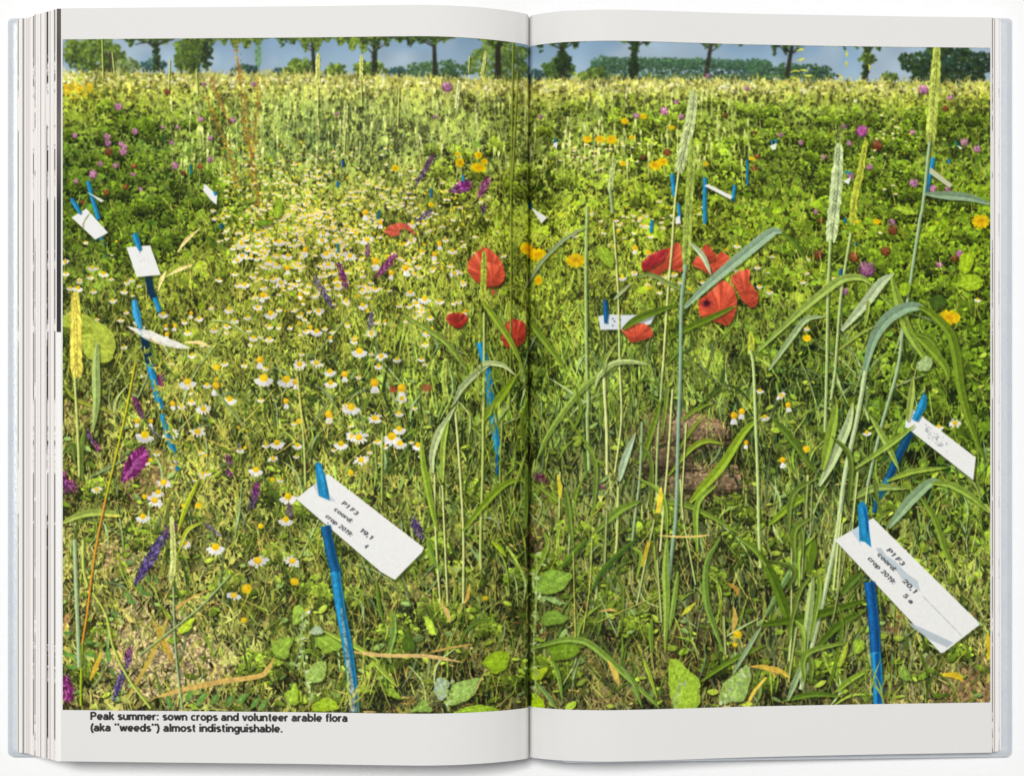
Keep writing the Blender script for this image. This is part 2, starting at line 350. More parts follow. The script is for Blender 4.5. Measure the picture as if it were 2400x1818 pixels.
# ---- colour fields of the meadow
gy = [170, 205, 250, 350, 500, 700, 900, 1100, 1300, 1500, 1660]
gx = [147, 420, 700, 950, 1240, 1550, 1850, 2321]
G = [[(178,172,96)]*8,
 [(158,156,66),(168,166,84),(176,172,90),(172,168,84),(166,160,80),(166,164,84),(150,154,74),(150,150,66)],
 [(134,146,46),(136,152,54),(144,160,72),(146,156,68),(136,148,56),(130,148,48),(122,144,48),(114,138,38)],
 [(96,124,36),(116,138,52),(150,162,76),(150,158,74),(138,152,66),(126,146,46),(116,140,44),(112,136,40)],
 [(74,100,30),(100,124,40),(172,174,84),(160,162,76),(134,148,52),(132,148,50),(112,134,44),(110,138,36)],
 [(116,134,58),(132,142,58),(166,164,74),(154,158,66),(130,144,54),(122,138,50),(112,128,52),(98,124,34)],
 [(134,138,64),(138,140,66),(134,144,62),(124,140,56),(110,130,46),(112,126,52),(92,108,46),(92,118,34)],
 [(136,130,66),(136,134,66),(128,130,62),(116,122,52),(96,104,44),(116,110,62),(94,104,44),(92,114,38)],
 [(138,132,72),(136,130,70),(118,124,56),(112,116,54),(100,100,48),(100,98,48),(106,106,50),(118,124,56)],
 [(138,130,72),(136,126,76),(110,114,52),(110,110,54),(94,94,46),(92,86,44),(104,102,50),(122,118,62)],
 [(126,118,64),(124,116,66),(108,106,50),(104,98,50),(100,90,50),(92,82,44),(104,96,52),(124,110,66)]]
G = np.array(G, float)
G[6:] += [-5, 0, 2]; G[4:6, 2:4] *= [.84, .88, .8]; G[3, 2:4] *= [.9, .94, .9]; G[2:4] = G[2:4]*[.92, .93, .95]+[0, 0, 8]
G = G*np.interp(gy, [170, 500, 900, 1660], [1.0, 1.02, 1.1, 1.14])[:, None, None]+[0, 3, 4]
def base(x, y):
    i = np.clip(np.searchsorted(gy, y)-1, 0, len(gy)-2); j = np.clip(np.searchsorted(gx, x)-1, 0, len(gx)-2)
    fy = min(max((y-gy[i])/(gy[i+1]-gy[i]), 0), 1); fx = min(max((x-gx[j])/(gx[j+1]-gx[j]), 0), 1)
    return (G[i, j]*(1-fx)+G[i, j+1]*fx)*(1-fy)+(G[i+1, j]*(1-fx)+G[i+1, j+1]*fx)*fy
def horizon(x): return np.interp(x, [147, 700, 1240, 1800, 2321], [168, 174, 186, 188, 192])
# sky
yy = np.linspace(0, 1, H)[:, None]
k = np.clip(yy*PH/105, 0, 1)[..., None]
cv[:] = np.array([128, 158, 186])*(1-k)+np.array([168, 190, 204])*k
cn = vnoise(120, 5)*.6+vnoise(40, 6)*.4
cn = np.clip((cn-.45)*5, 0, 1)[..., None]*.4
cv = (cv*(1-cn)+np.array([200, 208, 213])*cn).astype(np.float32)
def foliage(x0, x1, y0, y1, n, size, pal, shape='ell', seed=0):
    r = np.random.default_rng(int(x0*7+y0)+seed)
    cx, cy, rx, ry = (x0+x1)/2, (y0+y1)/2, (x1-x0)/2, (y1-y0)/2
    for _ in range(n):
        if shape == 'ell':
            a = r.random()*6.283; q = math.sqrt(r.random())*(1+.12*math.sin(5*a+x0)+.08*math.sin(9*a))
            x, y = cx+rx*q*math.cos(a), cy+ry*q*math.sin(a)
            lit = (-.6*(y-cy)/ry-.4*(x-cx)/rx)*.35
        else:
            x, y = r.uniform(x0, x1), r.uniform(y0, y1); lit = .3*(cy-y)/ry
        c = np.array(pal[r.integers(len(pal))], float)*(1+lit+r.normal(0, .16))
        s = size*r.uniform(.6, 1.5)
        leaf(x, y, s, s*.6, r.random()*3.14, np.clip(c, 4, 230), .95)
DK = [(28, 44, 18), (40, 60, 22), (20, 32, 14)]; MD = [(66, 92, 30), (84, 112, 36), (48, 70, 26)]
LT = [(112, 138, 44), (94, 122, 40), (70, 96, 34)]; TE = [(56, 88, 56), (70, 104, 64), (46, 74, 50)]; BL = [(40, 66, 66), (54, 84, 80), (34, 54, 50)]
# far woods
for a in [(330, 392, 138, 168), (180, 250, 152, 172), (545, 610, 152, 174), (640, 690, 160, 178), (900, 960, 158, 180), (760, 800, 160, 180)]:
    foliage(*a, 190, 6, BL+TE[:1])
foliage(1375, 1470, 134, 192, 520, 6, TE); foliage(1484, 1660, 138, 190, 800, 6, TE, 'box'); foliage(1660, 1800, 141, 190, 600, 6, TE+BL, 'box')
for xx in range(1385, 1795, 12): foliage(xx-7, xx+8, 132+abs(xx-1500)*.02+rng.uniform(0, 7), 165, 38, 5, TE)
foliage(1790, 1950, 150, 192, 520, 7, [(44, 72, 40), (54, 84, 46), (36, 60, 40)]); foliage(1745, 1800, 142, 192, 240, 7, TE)
foliage(950, 1100, 142, 186, 620, 6, [(58, 90, 44), (70, 104, 48), (46, 74, 40)]); foliage(1236, 1275, 160, 192, 160, 6, BL)
foliage(1420, 1950, 176, 196, 420, 6, [(80, 104, 40), (64, 90, 38)], 'box')
# nearer trees and bushes
foliage(165, 290, 84, 168, 760, 8, MD+LT); foliage(150, 185, 84, 150, 190, 8, MD+LT)
foliage(265, 328, 134, 172, 260, 7, [(84, 104, 50), (98, 118, 54), (66, 86, 42)])
foliage(410, 480, 86, 172, 620, 8, MD); foliage(476, 500, 92, 165, 70, 7, DK)
foliage(672, 736, 138, 182, 330, 7, LT+MD); foliage(766, 812, 150, 182, 220, 7, LT+MD); foliage(830, 905, 144, 182, 330, 7, MD+LT[:1])
foliage(1098, 1238, 92, 200, 1100, 8, [(84, 112, 46), (102, 130, 52), (66, 92, 42)])
foliage(1272, 1342, 136, 196, 420, 8, [(54, 80, 32), (70, 98, 36), (40, 62, 28)]); foliage(1340, 1400, 168, 196, 160, 7, LT); foliage(1370, 1415, 158, 194, 200, 7, MD)
foliage(2108, 2330, 106, 200, 1500, 9, DK+MD[2:]+[(30, 56, 44)]); foliage(2060, 2100, 168, 192, 90, 7, MD)
def trunk(x0, y0, x1, y1, w, col=(38, 36, 22), ivy=0):
    ribbon([(x0, y0), ((x0+x1)/2+rng.uniform(-1, 1), (y0+y1)/2), (x1, y1)], [w*.85, w, w*1.25], col, grain=.5)
    for sg in (-1, 1, -1, 1):
        yb_ = y0+rng.uniform(2, 14); xb_ = x0+sg*rng.uniform(14, 40); ribbon([(x0, yb_+8), (x0+(xb_-x0)*.5, yb_), (xb_, yb_-10)], [w*.4, w*.25, 1], col, .9, m=4)
    if w > 7: canopy(x0-48, x0+48, y0+14, 90, MD+DK[:1]+LT[1:2])
    if ivy:
        for q in rng.random(ivy):
            foliage(x0+(x1-x0)*q-w*.9, x0+(x1-x0)*q+w*.9, y0+(y1-y0)*q-7, y0+(y1-y0)*q+7, 9, 6, DK+MD[2:])
def branch(p, w, col=(38, 40, 22)): ribbon(p, [w, w*.7, w*.35], col, grain=.4)
def canopy(x0, x1, y1, n, pal=MD+DK[:1]):
    r = np.random.default_rng(int(x0))
    for _ in range(int(n*1.7)):
        x = r.uniform(x0, x1); e = 1-abs((x-(x0+x1)/2)/((x1-x0)/2))**2
        y = 84+(y1-84)*e*r.random()**.8*(.55+.45*math.sin(x*.23)+.3*r.random())
        leaf(x, y, r.uniform(5, 11), r.uniform(3, 6), r.random()*3.1, np.array(pal[r.integers(len(pal))])*r.uniform(.7, 1.35))
trunk(260, 120, 262, 172, 6, (60, 54, 34)); trunk(366, 92, 370, 160, 9, ivy=9); trunk(482, 92, 484, 160, 8, ivy=8)
branch([(367, 106), (345, 98), (318, 104)], 5); branch([(369, 106), (390, 97), (410, 92)], 5)
canopy(285, 330, 104, 60); canopy(320, 415, 98, 60)
canopy(505, 633, 112, 240, MD+LT); ribbon([(607, 102), (608, 160)], 14, (108, 150, 104), grain=.5); canopy(648, 700, 112, 80)
trunk(735, 100, 741, 176, 8); canopy(690, 776, 118, 240, MD+LT); canopy(776, 920, 119, 460, LT+MD)
trunk(882, 98, 879, 180, 11, ivy=5); branch([(880, 132), (868, 118), (862, 112)], 4); trunk(1018, 86, 1021, 182, 9); canopy(918, 1016, 104, 240, DK+MD); branch([(1016, 108), (1000, 100), (985, 92)], 5)
canopy(1130, 1185, 106, 90, LT); trunk(1166, 92, 1165, 190, 13)
canopy(1250, 1290, 120, 44, DK+MD[:1]); trunk(1316, 98, 1315, 194, 13, ivy=16); canopy(1296, 1375, 112, 190, DK+MD[:1]); foliage(1298, 1334, 120, 165, 120, 7, DK)
trunk(1480, 95, 1476, 190, 12, ivy=12); canopy(1452, 1528, 112, 170, DK+MD[:1]); foliage(1465, 1490, 136, 188, 120, 7, DK)
trunk(1660, 100, 1647, 182, 9, (48, 44, 34)); canopy(1600, 1632, 104, 12, DK); canopy(1690, 1770, 108, 26, DK)
trunk(1851, 105, 1838, 180, 9); canopy(1786, 1856, 128, 130, DK+MD[:1])
trunk(2030, 108, 2022, 188, 11, ivy=9); canopy(2000, 2075, 122, 110, DK+MD[:1]); foliage(2010, 2048, 124, 150, 90, 7, MD); canopy(1965, 1985, 112, 10, DK); canopy(2090, 2106, 112, 8, DK)
cv = (cv*.9+np.array([150, 172, 184])*.1).astype(np.float32)
for _ in range(2): cv = cv*.4+.15*(np.roll(cv, 1, 0)+np.roll(cv, -1, 0)+np.roll(cv, 1, 1)+np.roll(cv, -1, 1))
# ---- ground: dark understory, then leaves from far to near
hx = horizon(np.linspace(PX0, PX1, W)); tt = np.interp(np.linspace(PX0, PX1, W), TX, TT); bb = np.interp(np.linspace(PX0, PX1, W), TX, TB)
hrow = (hx-tt)/(bb-tt)*H
rows = np.arange(H)[:, None]
xs8 = np.linspace(PX0, PX1, 60); ys8 = np.linspace(150, 1660, 60)
low = np.array([[base(a, b) for a in xs8] for b in ys8])
yi = np.clip((np.arange(H)/H*1572+88-150)/1510*59, 0, 58.999); xi = np.linspace(0, 58.999, W)
def up(ch):
    a = low[..., ch]; i = yi.astype(int); j = xi.astype(int); fy = (yi-i)[:, None]; fx = xi-j
    return (a[i][:, j]*(1-fx)+a[i][:, j+1]*fx)*(1-fy)+(a[i+1][:, j]*(1-fx)+a[i+1][:, j+1]*fx)*fy
bs = np.stack([up(c) for c in range(3)], -1)
dn = (vnoise(26, 11)*.5+vnoise(11, 12)*.35+vnoise(4, 13)*.15)[..., None]
depth = np.clip((rows-hrow[None])/(H*.55), 0, 1)[..., None]
und = bs*(.93-.40*depth+(dn-.5)*.55)
fl = (vnoise(7, 14)-.5)*(1-depth[..., 0]*.6)+(vnoise(3.2, 15)-.5)*.8
und = und*(1+np.clip(fl*1.5, -.55, .5)[..., None])
m = np.clip(rows-hrow[None]+3*(vnoise(5, 21)-.5)*4, 0, 1)[..., None]
cv = (cv*(1-m)+und*m).astype(np.float32)
# bare soil
soil = [([(1498,980),(1560,956),(1625,970),(1675,986),(1700,1018),(1678,1050),(1600,1048),(1525,1030)],(158,128,92)),
 ([(1560,1100),(1635,1082),(1706,1098),(1740,1125),(1695,1156),(1600,1172),(1548,1135)],(152,124,88)),
 ([(250,1415),(330,1385),(420,1420),(450,1460),(520,1500),(560,1560),(470,1610),(360,1640),(290,1600),(240,1540),(225,1470)],(174,154,116)),
 ([(225,1275),(300,1265),(330,1300),(300,1345),(240,1350)],(176,148,104)),
 ([(300,1050),(400,1060),(420,1140),(350,1200),(290,1140)],(158,134,84)),
 ([(150,940),(230,930),(250,990),(160,1010)],(150,136,80)),
 ([(2215,1590),(2320,1540),(2320,1650),(2200,1650)],(142,116,76)),
 ([(960,1290),(1040,1330),(1010,1420),(960,1390)],(140,122,82)),
 ([(1240,1150),(1330,1180),(1360,1330),(1300,1340),(1240,1320)],(104,86,54)),
 ([(1560,1440),(1640,1430),(1700,1530),(1600,1560),(1540,1520)],(84,64,40)),
 ([(1420,1430),(1530,1450),(1530,1530),(1440,1510)],(70,56,32)),
 ([(2030,1440),(2100,1420),(2110,1480),(2040,1490)],(124,100,66))]
for P, c in soil:
    poly(P, np.array(c)*.62, .8, .8, smooth=True); poly(np.array(P)-[0, 5], c, .85, .7, smooth=True)
    P = np.array(P); 
    for _ in range(int(np.ptp(P[:, 0])*np.ptp(P[:, 1])/140)):
        x, y = rng.uniform(P[:, 0].min(), P[:, 0].max()), rng.uniform(P[:, 1].min(), P[:, 1].max())
        f = rng.choice([.55, .8, 1.12, 1.25]); leaf(x, y, rng.uniform(3, 12), rng.uniform(2, 5), rng.normal(0, .5), np.array(c)*f, .55, .5)
def g2(x, y, cx, cy, sx, sy): return math.exp(-((x-cx)/sx)**2-((y-cy)/sy)**2)
N = 46000
ys_ = 172+(1662-172)*rng.random(N)**1.6; xs_ = rng.uniform(PX0-5, PX1+5, N)
o = np.argsort(ys_+rng.normal(0, 14, N)); xs_, ys_ = xs_[o], ys_[o]
patch = vnoise(60, 31)*.55+vnoise(24, 32)*.45
def V2(cx, cy, sx, sy): return np.exp(-((xs_-cx)/sx)**2-((ys_-cy)/sy)**2)
mx = lambda *a: np.maximum.reduce(a)
CL = mx(V2(300, 420, 260, 190), V2(2150, 520, 380, 330), .8*V2(1520, 300, 220, 70), .75*V2(2250, 900, 200, 260), .6*V2(1450, 470, 170, 70))
GS = mx(V2(800, 280, 380, 90), .8*V2(1200, 250, 900, 45), .7*V2(1450, 1050, 260, 260), .45*V2(1900, 1350, 300, 250), .5*V2(1130, 900, 200, 300))
SO = mx(V2(1600, 1005, 105, 52), V2(1645, 1125, 90, 40), V2(385, 1535, 160, 110), V2(275, 1305, 50, 40), V2(350, 1125, 60, 70), V2(2275, 1605, 60, 50), V2(190, 968, 45, 30))
FX, FY = flat(xs_, ys_); CI = np.clip(FY, 0, H-1).astype(int); CJ = np.clip(FX, 0, W-1).astype(int)
PZ = patch[CI, CJ]; BB = bs[CI, CJ]; HZ = horizon(xs_)
def lf(dx, dy, L, wd, *a): leafc(fx+dx*SC, fy+dy*SC, L*SC, wd*SC, *a)
for x, y, fx, fy, clover, grass, so, pz, b, hz in zip(xs_, ys_, FX, FY, CL, GS, SO, PZ, BB, HZ):
    if y < hz+1: continue
    d = (y-hz)/1480
    if rng.random() < so*.93: continue
    u = rng.random()*.8+.1+(pz-.5)*1.5
    if u < .12: f = rng.uniform(.2, .45)
    elif u < .24: f = rng.uniform(.45, .75)
    elif u < .62: f = rng.uniform(.74, 1.08)
    elif u < .9: f = rng.uniform(1.06, 1.22)
    else: f = rng.uniform(1.2, 1.4)
    f = 1+(f-1)*min(1, .62+d*.75)
    if y < hz+40: f = .85+(f-.85)*.6
    c = b*f+rng.normal(0, 7, 3)*[1, .6, .9]
    if f > 1.08: c = c*[1., .985, .88]+[4, 3, 10]
    if f < .7 and y > 400: c = c*[.85, .92, .7]
    q = rng.random()*(clover+grass+.45)
    sc = .62+2.0*d
    if q < clover:
        L = rng.uniform(6, 20)*sc*.85*(1+.5*(rng.random() < .1)); lf(0, 0, L, L*rng.uniform(.5, .8), rng.normal(0, .9), c*[.92, 1.02, .8], 1, .2, .7)
        if f > 1.0 and rng.random() < .4: lf(L*.2, L*.15, L*.6, L*.25, rng.normal(.4, .5), c*.72, .6)
    elif q < clover+grass:
        L = rng.uniform(14, 34)*sc; a = 1.57+rng.normal(0, .28)
        lf(0, -L*.3, L, rng.uniform(1.8, 3.6)*sc**.7, a, c*[.98, 1.03, .98]+[0, 2, 10], 1, .15, .6)
    elif rng.random() < .55:
        n = rng.integers(2, 5)
        for _ in range(n):
            L = rng.uniform(5, 15)*sc; lf(rng.normal(0, 5)*sc, rng.normal(0, 4)*sc, L, rng.uniform(1.4, 2.6)*sc**.5, rng.normal(1.57, .62), c*rng.uniform(.85, 1.15), 1, .2, .5)
    elif y > 1080 and rng.random() < .34:
        L = rng.uniform(8, 26)*sc*.6; br = np.array([(196, 164, 92), (150, 112, 60), (92, 66, 38), (60, 44, 24), (206, 178, 110), (140, 124, 60)][rng.integers(6)])
        lf(0, 0, L, rng.uniform(1.5, 3.2)*sc**.5, rng.normal(0, .7), br*rng.uniform(.75, 1.1), .9, .3, .5)
    else:
        L = rng.uniform(6, 15)*sc*.8; lf(0, 0, L, L*rng.uniform(.25, .5), rng.normal(1.57, .75), c, 1, .2, .8)
def mound(cx, cy, w, h, n, size, c0):
    c0 = np.array(c0, float)
    for _ in range(int(n*.5)): leaf(cx+rng.normal(0, w*.42), cy+rng.uniform(-.1, .55)*h, size*rng.uniform(.7, 1.4), size*.55, rng.uniform(0, 3.1), c0*rng.uniform(.18, .42), .85)
    P = [(rng.uniform(-1, 1), rng.random()) for _ in range(n)]
    for u_, v_ in sorted(P, key=lambda p: p[1]):
        x = cx+u_*w*.5*(1-.25*v_); y = cy+h*.35-(1-v_)*0-h*math.sqrt(max(0, 1-u_*u_))*(1-v_)*1.0
        lit = .55+.75*(1-v_)**.8; L = size*rng.uniform(.6, 1.35)
        leaf(x, y, L, L*rng.uniform(.45, .7), rng.normal(.2 if u_ > 0 else -.2, .8), c0*lit*rng.uniform(.75, 1.2), 1, .2, .7)
ms = [(rng.normal(300, 110), rng.uniform(250, 600), (84, 116, 34)) for _ in range(54)]+[(rng.normal(2140, 150), rng.uniform(250, 760), (90, 124, 34)) for _ in range(80)]+[(rng.normal(1800, 130), rng.uniform(240, 420), (110, 144, 46)) for _ in range(24)]+[(rng.normal(1480, 120), rng.uniform(250, 480), (120, 150, 48)) for _ in range(26)]+[(rng.normal(2230, 70), rng.uniform(760, 1050), (80, 114, 32)) for _ in range(24)]+[(rng.uniform(1000, 1240), rng.uniform(260, 470), (122, 148, 50)) for _ in range(12)]+[(rng.uniform(150, 1240), rng.uniform(1120, 1620), (112, 142, 52)) for _ in range(34)]+[(rng.uniform(1260, 2300), rng.uniform(1180, 1620), (104, 134, 46)) for _ in range(40)]
for x, y, c in sorted(ms, key=lambda p: p[1]):
    if x < 148 or x > 2318 or max(g2(x, y, 385, 1535, 150, 100), g2(x, y, 275, 1305, 60, 40)) > .35: continue
    q = .55+.75*(y-200)/700 if y < 900 else 1.05; mound(x, y, rng.uniform(50, 95)*q, rng.uniform(34, 66)*q, 60, 11*q if y < 900 else 12, np.array(c)*rng.uniform(.85, 1.1))
for _ in range(900):
    y = rng.uniform(820, 1655); x = rng.uniform(PX0, PX1); j = int(min(max((x-PX0)*SC, 0), W-1)); i = int(min(max((y-88)*SC, 0), H-1))
    if rng.random() < max(g2(x, y, 385, 1535, 170, 110), g2(x, y, 1620, 1060, 110, 100)): continue
    L = rng.uniform(9, 24)*(.5+y/1800); a = rng.uniform(-.9, .9)+(3.14 if rng.random() < .5 else 0); c = np.array([(112,150,50),(134,166,60),(92,128,42),(150,176,70),(120,156,88)][rng.integers(5)])*rng.uniform(.7, 1.12)
    wd = L*rng.uniform(.3, .6); leaf(x+3, y+4, L, wd, a, (26, 34, 10), .6); leaf(x, y, L, wd, a, c, 1, .2, .7); leaf(x, y-wd*.15, L*.8, wd*.3, a, c*1.14+8, .6, .1, .7)
for _ in range(620):
    y = rng.uniform(780, 1665); x = rng.uniform(PX0, PX1); L = rng.uniform(40, 150)
    if rng.random() < max(g2(x, y, 385, 1535, 170, 110), g2(x, y-L*.5, 1620, 1060, 90, 90)): continue
    a = -1.57+rng.normal(0, .5); b = a+rng.normal(0, .5)
    c = np.array([(104,142,52),(126,158,66),(84,122,44),(146,170,112),(60,92,34),(124,154,100)][rng.integers(6)])*rng.uniform(.7, 1.1)
    P = np.array([(x, y), (x+math.cos(a)*L*.5, y+math.sin(a)*L*.5), (x+math.cos(a)*L*.5+math.cos(b)*L*.5, y+math.sin(a)*L*.5+math.sin(b)*L*.5)])
    ribbon(P+[2, 3], [2, 6, 1], (30, 38, 12), .4, m=5); ribbon(P, [2, rng.uniform(4, 8), 1], c, m=5); ribbon(P, [.5, 2, .5], c*1.15+8, .7, m=5, off=1.)
for cx, cy, sx, sy, c in ((1600, 1008, 60, 24, (124, 104, 78)), (1640, 1128, 56, 22, (118, 99, 74)), (1560, 1075, 40, 22, (88, 74, 54))):
    for _ in range(420):
        x, y = rng.normal(cx, sx*.75), rng.normal(cy, sy*.75); lit = np.clip(1.06-(y-cy)/sy*.28, .45, 1.25); f = lit*rng.uniform(.78, 1.16)
        leaf(x, y, rng.uniform(5, 17), rng.uniform(4, 9), rng.normal(0, .5), np.array(c)*f, .8, .45, .6)
    for _ in range(46): x, y = rng.normal(cx+6, sx*.8), cy+sy*rng.uniform(.8, 1.5); leaf(x, y, rng.uniform(8, 24), rng.uniform(3, 7), rng.normal(0, .3), (44, 34, 20), .6, .4)
# hay band with seed heads and pale flower heads below the horizon
for _ in range(1500):
    x = rng.uniform(PX0, PX1); y = horizon(x)+rng.uniform(-6, 30)**1.0
    L = rng.uniform(6, 18); f = rng.uniform(.75, 1.2)
    leaf(x, y, L, rng.uniform(1.5, 2.6), 1.57+rng.normal(0, .35), np.array([(190,184,118),(170,166,92),(152,152,76),(200,194,136)][rng.integers(4)])*f, .9, .1, .6)
for _ in range(330):
    x = rng.uniform(PX0, PX1); y = horizon(x)+8+abs(rng.normal(0, 14))
    disc(x, y, rng.uniform(2, 4.6), rng.uniform(2, 3.8), np.array([(232,226,170),(226,222,190),(214,206,136)][rng.integers(3)])*rng.uniform(.88, 1.03), .85, .2, 1.6)
for _ in range(90):
    x = rng.uniform(PX0, PX1); y = horizon(x)-rng.uniform(2, 14)
    ribbon([(x, y+16), (x+rng.normal(0, 2), y+4), (x+rng.normal(3, 5), y-3)], 2.2, (186, 176, 96), .8, (1, .4))
for _ in range(300):
    x = rng.uniform(400, 1750); y = rng.uniform(205, 390); L = rng.uniform(22, 52)
    c = np.array([(172,186,104),(150,172,96),(190,196,130)][rng.integers(3)])*rng.uniform(.85, 1.1); s = rng.normal(0, 3)
    ribbon([(x, y+L), (x+s*.5, y+L*.3), (x+s, y)], 2.4, c, .75, (1, .6)); leaf(x+s, y-3, rng.uniform(12, 26), rng.uniform(4, 6.5), 1.57-s*.02, c*1.06+6, .9, .4, .6)
# ---- flower makers
WH = np.array([238, 236, 230.]); YE = np.array([236, 196, 24.])
def daisy(x, y, r, kind=None, a0=None):
    r = r*.92; kind = kind or ('open' if r > 12.5 and rng.random() < .62 else 'small')
    q = rng.uniform(.92, 1.04); t = rng.normal(0, .12)
    if r > 7.5:
        xx, yy_ = x+rng.normal(0, 8), y+rng.uniform(30, 55)
        ribbon([(x, y+r*.3), ((x+xx)/2+rng.normal(0, 3), (y+yy_)/2), (xx, yy_)], 2.4, np.array([150, 165, 70])*rng.uniform(.7, 1.1), .8, (1, .5))
    if kind == 'dome':
        for k in range(6):
            a = 1.57+(k-2.5)*.16+t; leaf(x+math.cos(a)*r*.75, y+r*.15+math.sin(a)*r*.75, r*1.25, r*.42, a, WH*rng.uniform(.82, 1.0), 1, .1, .5)
        disc(x, y-r*.15, r*.58, r*.62, YE*[.98, .9, .9]); disc(x-r*.12, y-r*.35, r*.34, r*.3, YE*[1.04, 1.06, 1.3], .8); disc(x+r*.2, y+r*.2, r*.3, r*.2, YE*[.85, .72, .6], .5, soft=2)
    elif kind == 'small':
        n = 7
        for k in range(n):
            a = .25+k*(2.65/(n-1))+t; leaf(x+math.cos(a)*r*.6, y+math.sin(a)*r*.42, r*.95, r*.42, math.atan2(math.sin(a)*.7, math.cos(a)), WH*q*rng.uniform(.86, 1), 1, .1, .45)
        disc(x, y-r*.12, r*.44, r*.4, YE*rng.uniform(.92, 1.04)); disc(x-r*.08, y-r*.25, r*.2, r*.16, YE*[1.04, 1.08, 1.6], .7)
    else:
        n = rng.integers(11, 15); fl = rng.uniform(.34, .7); sk = rng.normal(0, .22)
        for k in range(n):
            if rng.random() < .06: continue
            a = k*6.283/n+t; rr = r*rng.uniform(.9, 1.05)
            rr *= rng.uniform(.82, 1.08); dx, dy = math.cos(a), math.sin(a)*fl+.14+sk*math.cos(a)
            leaf(x+dx*rr*.62, y+dy*rr*.62, rr*.8, rr*rng.uniform(.2, .3), math.atan2(dy, dx), WH*q*(1. if dy > -.1 else .93)*rng.uniform(.93, 1.02), 1, .08, .4)
        disc(x, y, r*.36, r*.31, YE*[.9, .8, .7]); disc(x, y-r*.06, r*.33, r*.27, YE); disc(x-r*.06, y-r*.14, r*.18, r*.12, YE*[1.03, 1.06, 2.2], .8)
def clover(x, y, r, col=(196, 124, 170)):
    col = np.array(col, float); disc(x+1, y+r*.25, r*.95, r*.85, col*.6, .9, .5, 1.5)
    for k in range(int(14+r*1.6)):
        a = rng.uniform(0, 6.283); q = math.sqrt(rng.random())*r*.8
        leaf(x+q*math.cos(a), y+q*math.sin(a)*.9, r*.62, r*.24, -1.57+math.cos(a)*.9, col*rng.uniform(.75, 1.25)+(12 if math.sin(a) < 0 else -8), .95, .2, .6)
def marigold(x, y, r, ry=None):
    ry = ry or r*.7; c = np.array([238, 200, 14.])
    for k in range(13):
        a = k*6.283/13; leaf(x+math.cos(a)*r*.55, y+math.sin(a)*ry*.55, r*.95, r*.42, math.atan2(math.sin(a)*ry, math.cos(a)*r), c*rng.uniform(.86, 1.03), 1, .12, .4)
    disc(x, y, r*.4, ry*.4, c*[.9, .76, .8], .8, .3, 2)
def vetch(p0, p1, w, cols, n=None):
    p0, p1 = np.array(p0, float), np.array(p1, float); L = math.dist(p0, p1); n = n or int(max(6, L/3.2))
    ax = math.atan2(p1[1]-p0[1], p1[0]-p0[0])
    ribbon([p0-(p1-p0)*.35+[4, 0], p0, p1], 2, (110, 120, 60), .8)
    for k in range(n):
        t = k/(n-1); c = np.array(cols[0], float)*(1-t)+np.array(cols[-1], float)*t
        ww = w*math.sin(math.pi*min(max(t*.85+.12, 0), 1))**.6
        for s in (-1, 0, 1):
            q = p0+(p1-p0)*t+np.array([-math.sin(ax), math.cos(ax)])*s*ww*.32+rng.normal(0, .7, 2)
            q = q+[0, ww*.1*abs(s)]+rng.normal(0, 1.1, 2); leaf(q[0], q[1], ww*rng.uniform(.55, .9), max(2.2, ww*.19), ax+s*.7*(-1 if math.cos(ax) < 0 else 1)+rng.normal(0, .25), c*rng.uniform(.5, 1.15)+(rng.random() < .25)*np.array([62, 52, 62]), 1, .25, .5)
MG, VI, PU, GV = (136, 42, 112), (80, 66, 122), (104, 44, 104), (120, 110, 130)
# dock spikes (rusty)
for P in ([(553,92),(560,150),(566,190),(575,300),(590,360),(604,470)], [(488,226),(505,280),(530,330),(548,380)], [(497,180),(515,230),(540,290)], [(605,185),(606,240),(600,300),(590,360)], [(578,215),(585,300),(592,380),(600,440)], [(548,380),(556,440)], [(598,380),(612,500),(620,560)]):
    C = spline(P, 14)
    ribbon(P, 2.6, (150, 110, 50), .8)
    for x, y in C:
        for _ in range(2): disc(x+rng.normal(0, 4.4), y+rng.normal(0, 3), rng.uniform(1.2, 2.4), rng.uniform(1.2, 2.4), np.array([(190,130,50),(170,96,44),(204,152,70),(150,120,50)][rng.integers(4)])*rng.uniform(.8, 1.1), .9, .2)
for _ in range(60):
    disc(rng.uniform(149, 216), 205+rng.normal(0, 9), rng.uniform(2, 4), rng.uniform(2, 3.4), np.array([222, 180, 30])*rng.uniform(.85, 1.08), .9)
# pink clover heads
for x, y, r in [(277,246,10),(251,317,9),(253,332,9),(284,334,7),(292,341,7),(289,351,10),(218,404,11),(412,385,9),(494,372,8),(317,305,8),(175,314,7),(235,380,7),(272,385,7),(313,405,6),(403,331,6),(494,322,6),(473,277,7),(548,280,7),(480,195,5),(595,196,6),(382,296,5),(417,296,5),(1047,201,13),(1020,272,5),(790,266,5),(1483,271,8),(1549,261,10),(1589,274,7),(1577,239,6),(1264,270,6),(1743,207,6),(1650,178,6),(2161,208,12),(2257,331,10),(2288,347,9),(2138,426,11),(2183,440,10),(2219,441,8),(1988,410,9),(2032,389,8),(2134,308,7),(1985,334,7),(1870,333,6),(1822,315,6),(1924,367,6),(1972,294,6),(2223,227,7),(2085,518,9),(2198,618,9),(2246,592,10),(1971,679,11),(1905,494,7),(178,421,6),(330,440,5)]:
    clover(x, y, r, np.array([196, 130, 166])*rng.uniform(.9, 1.05))
clover(2015, 304, 15, (182, 88, 152)); clover(2026, 626, 21, (142, 86, 124))
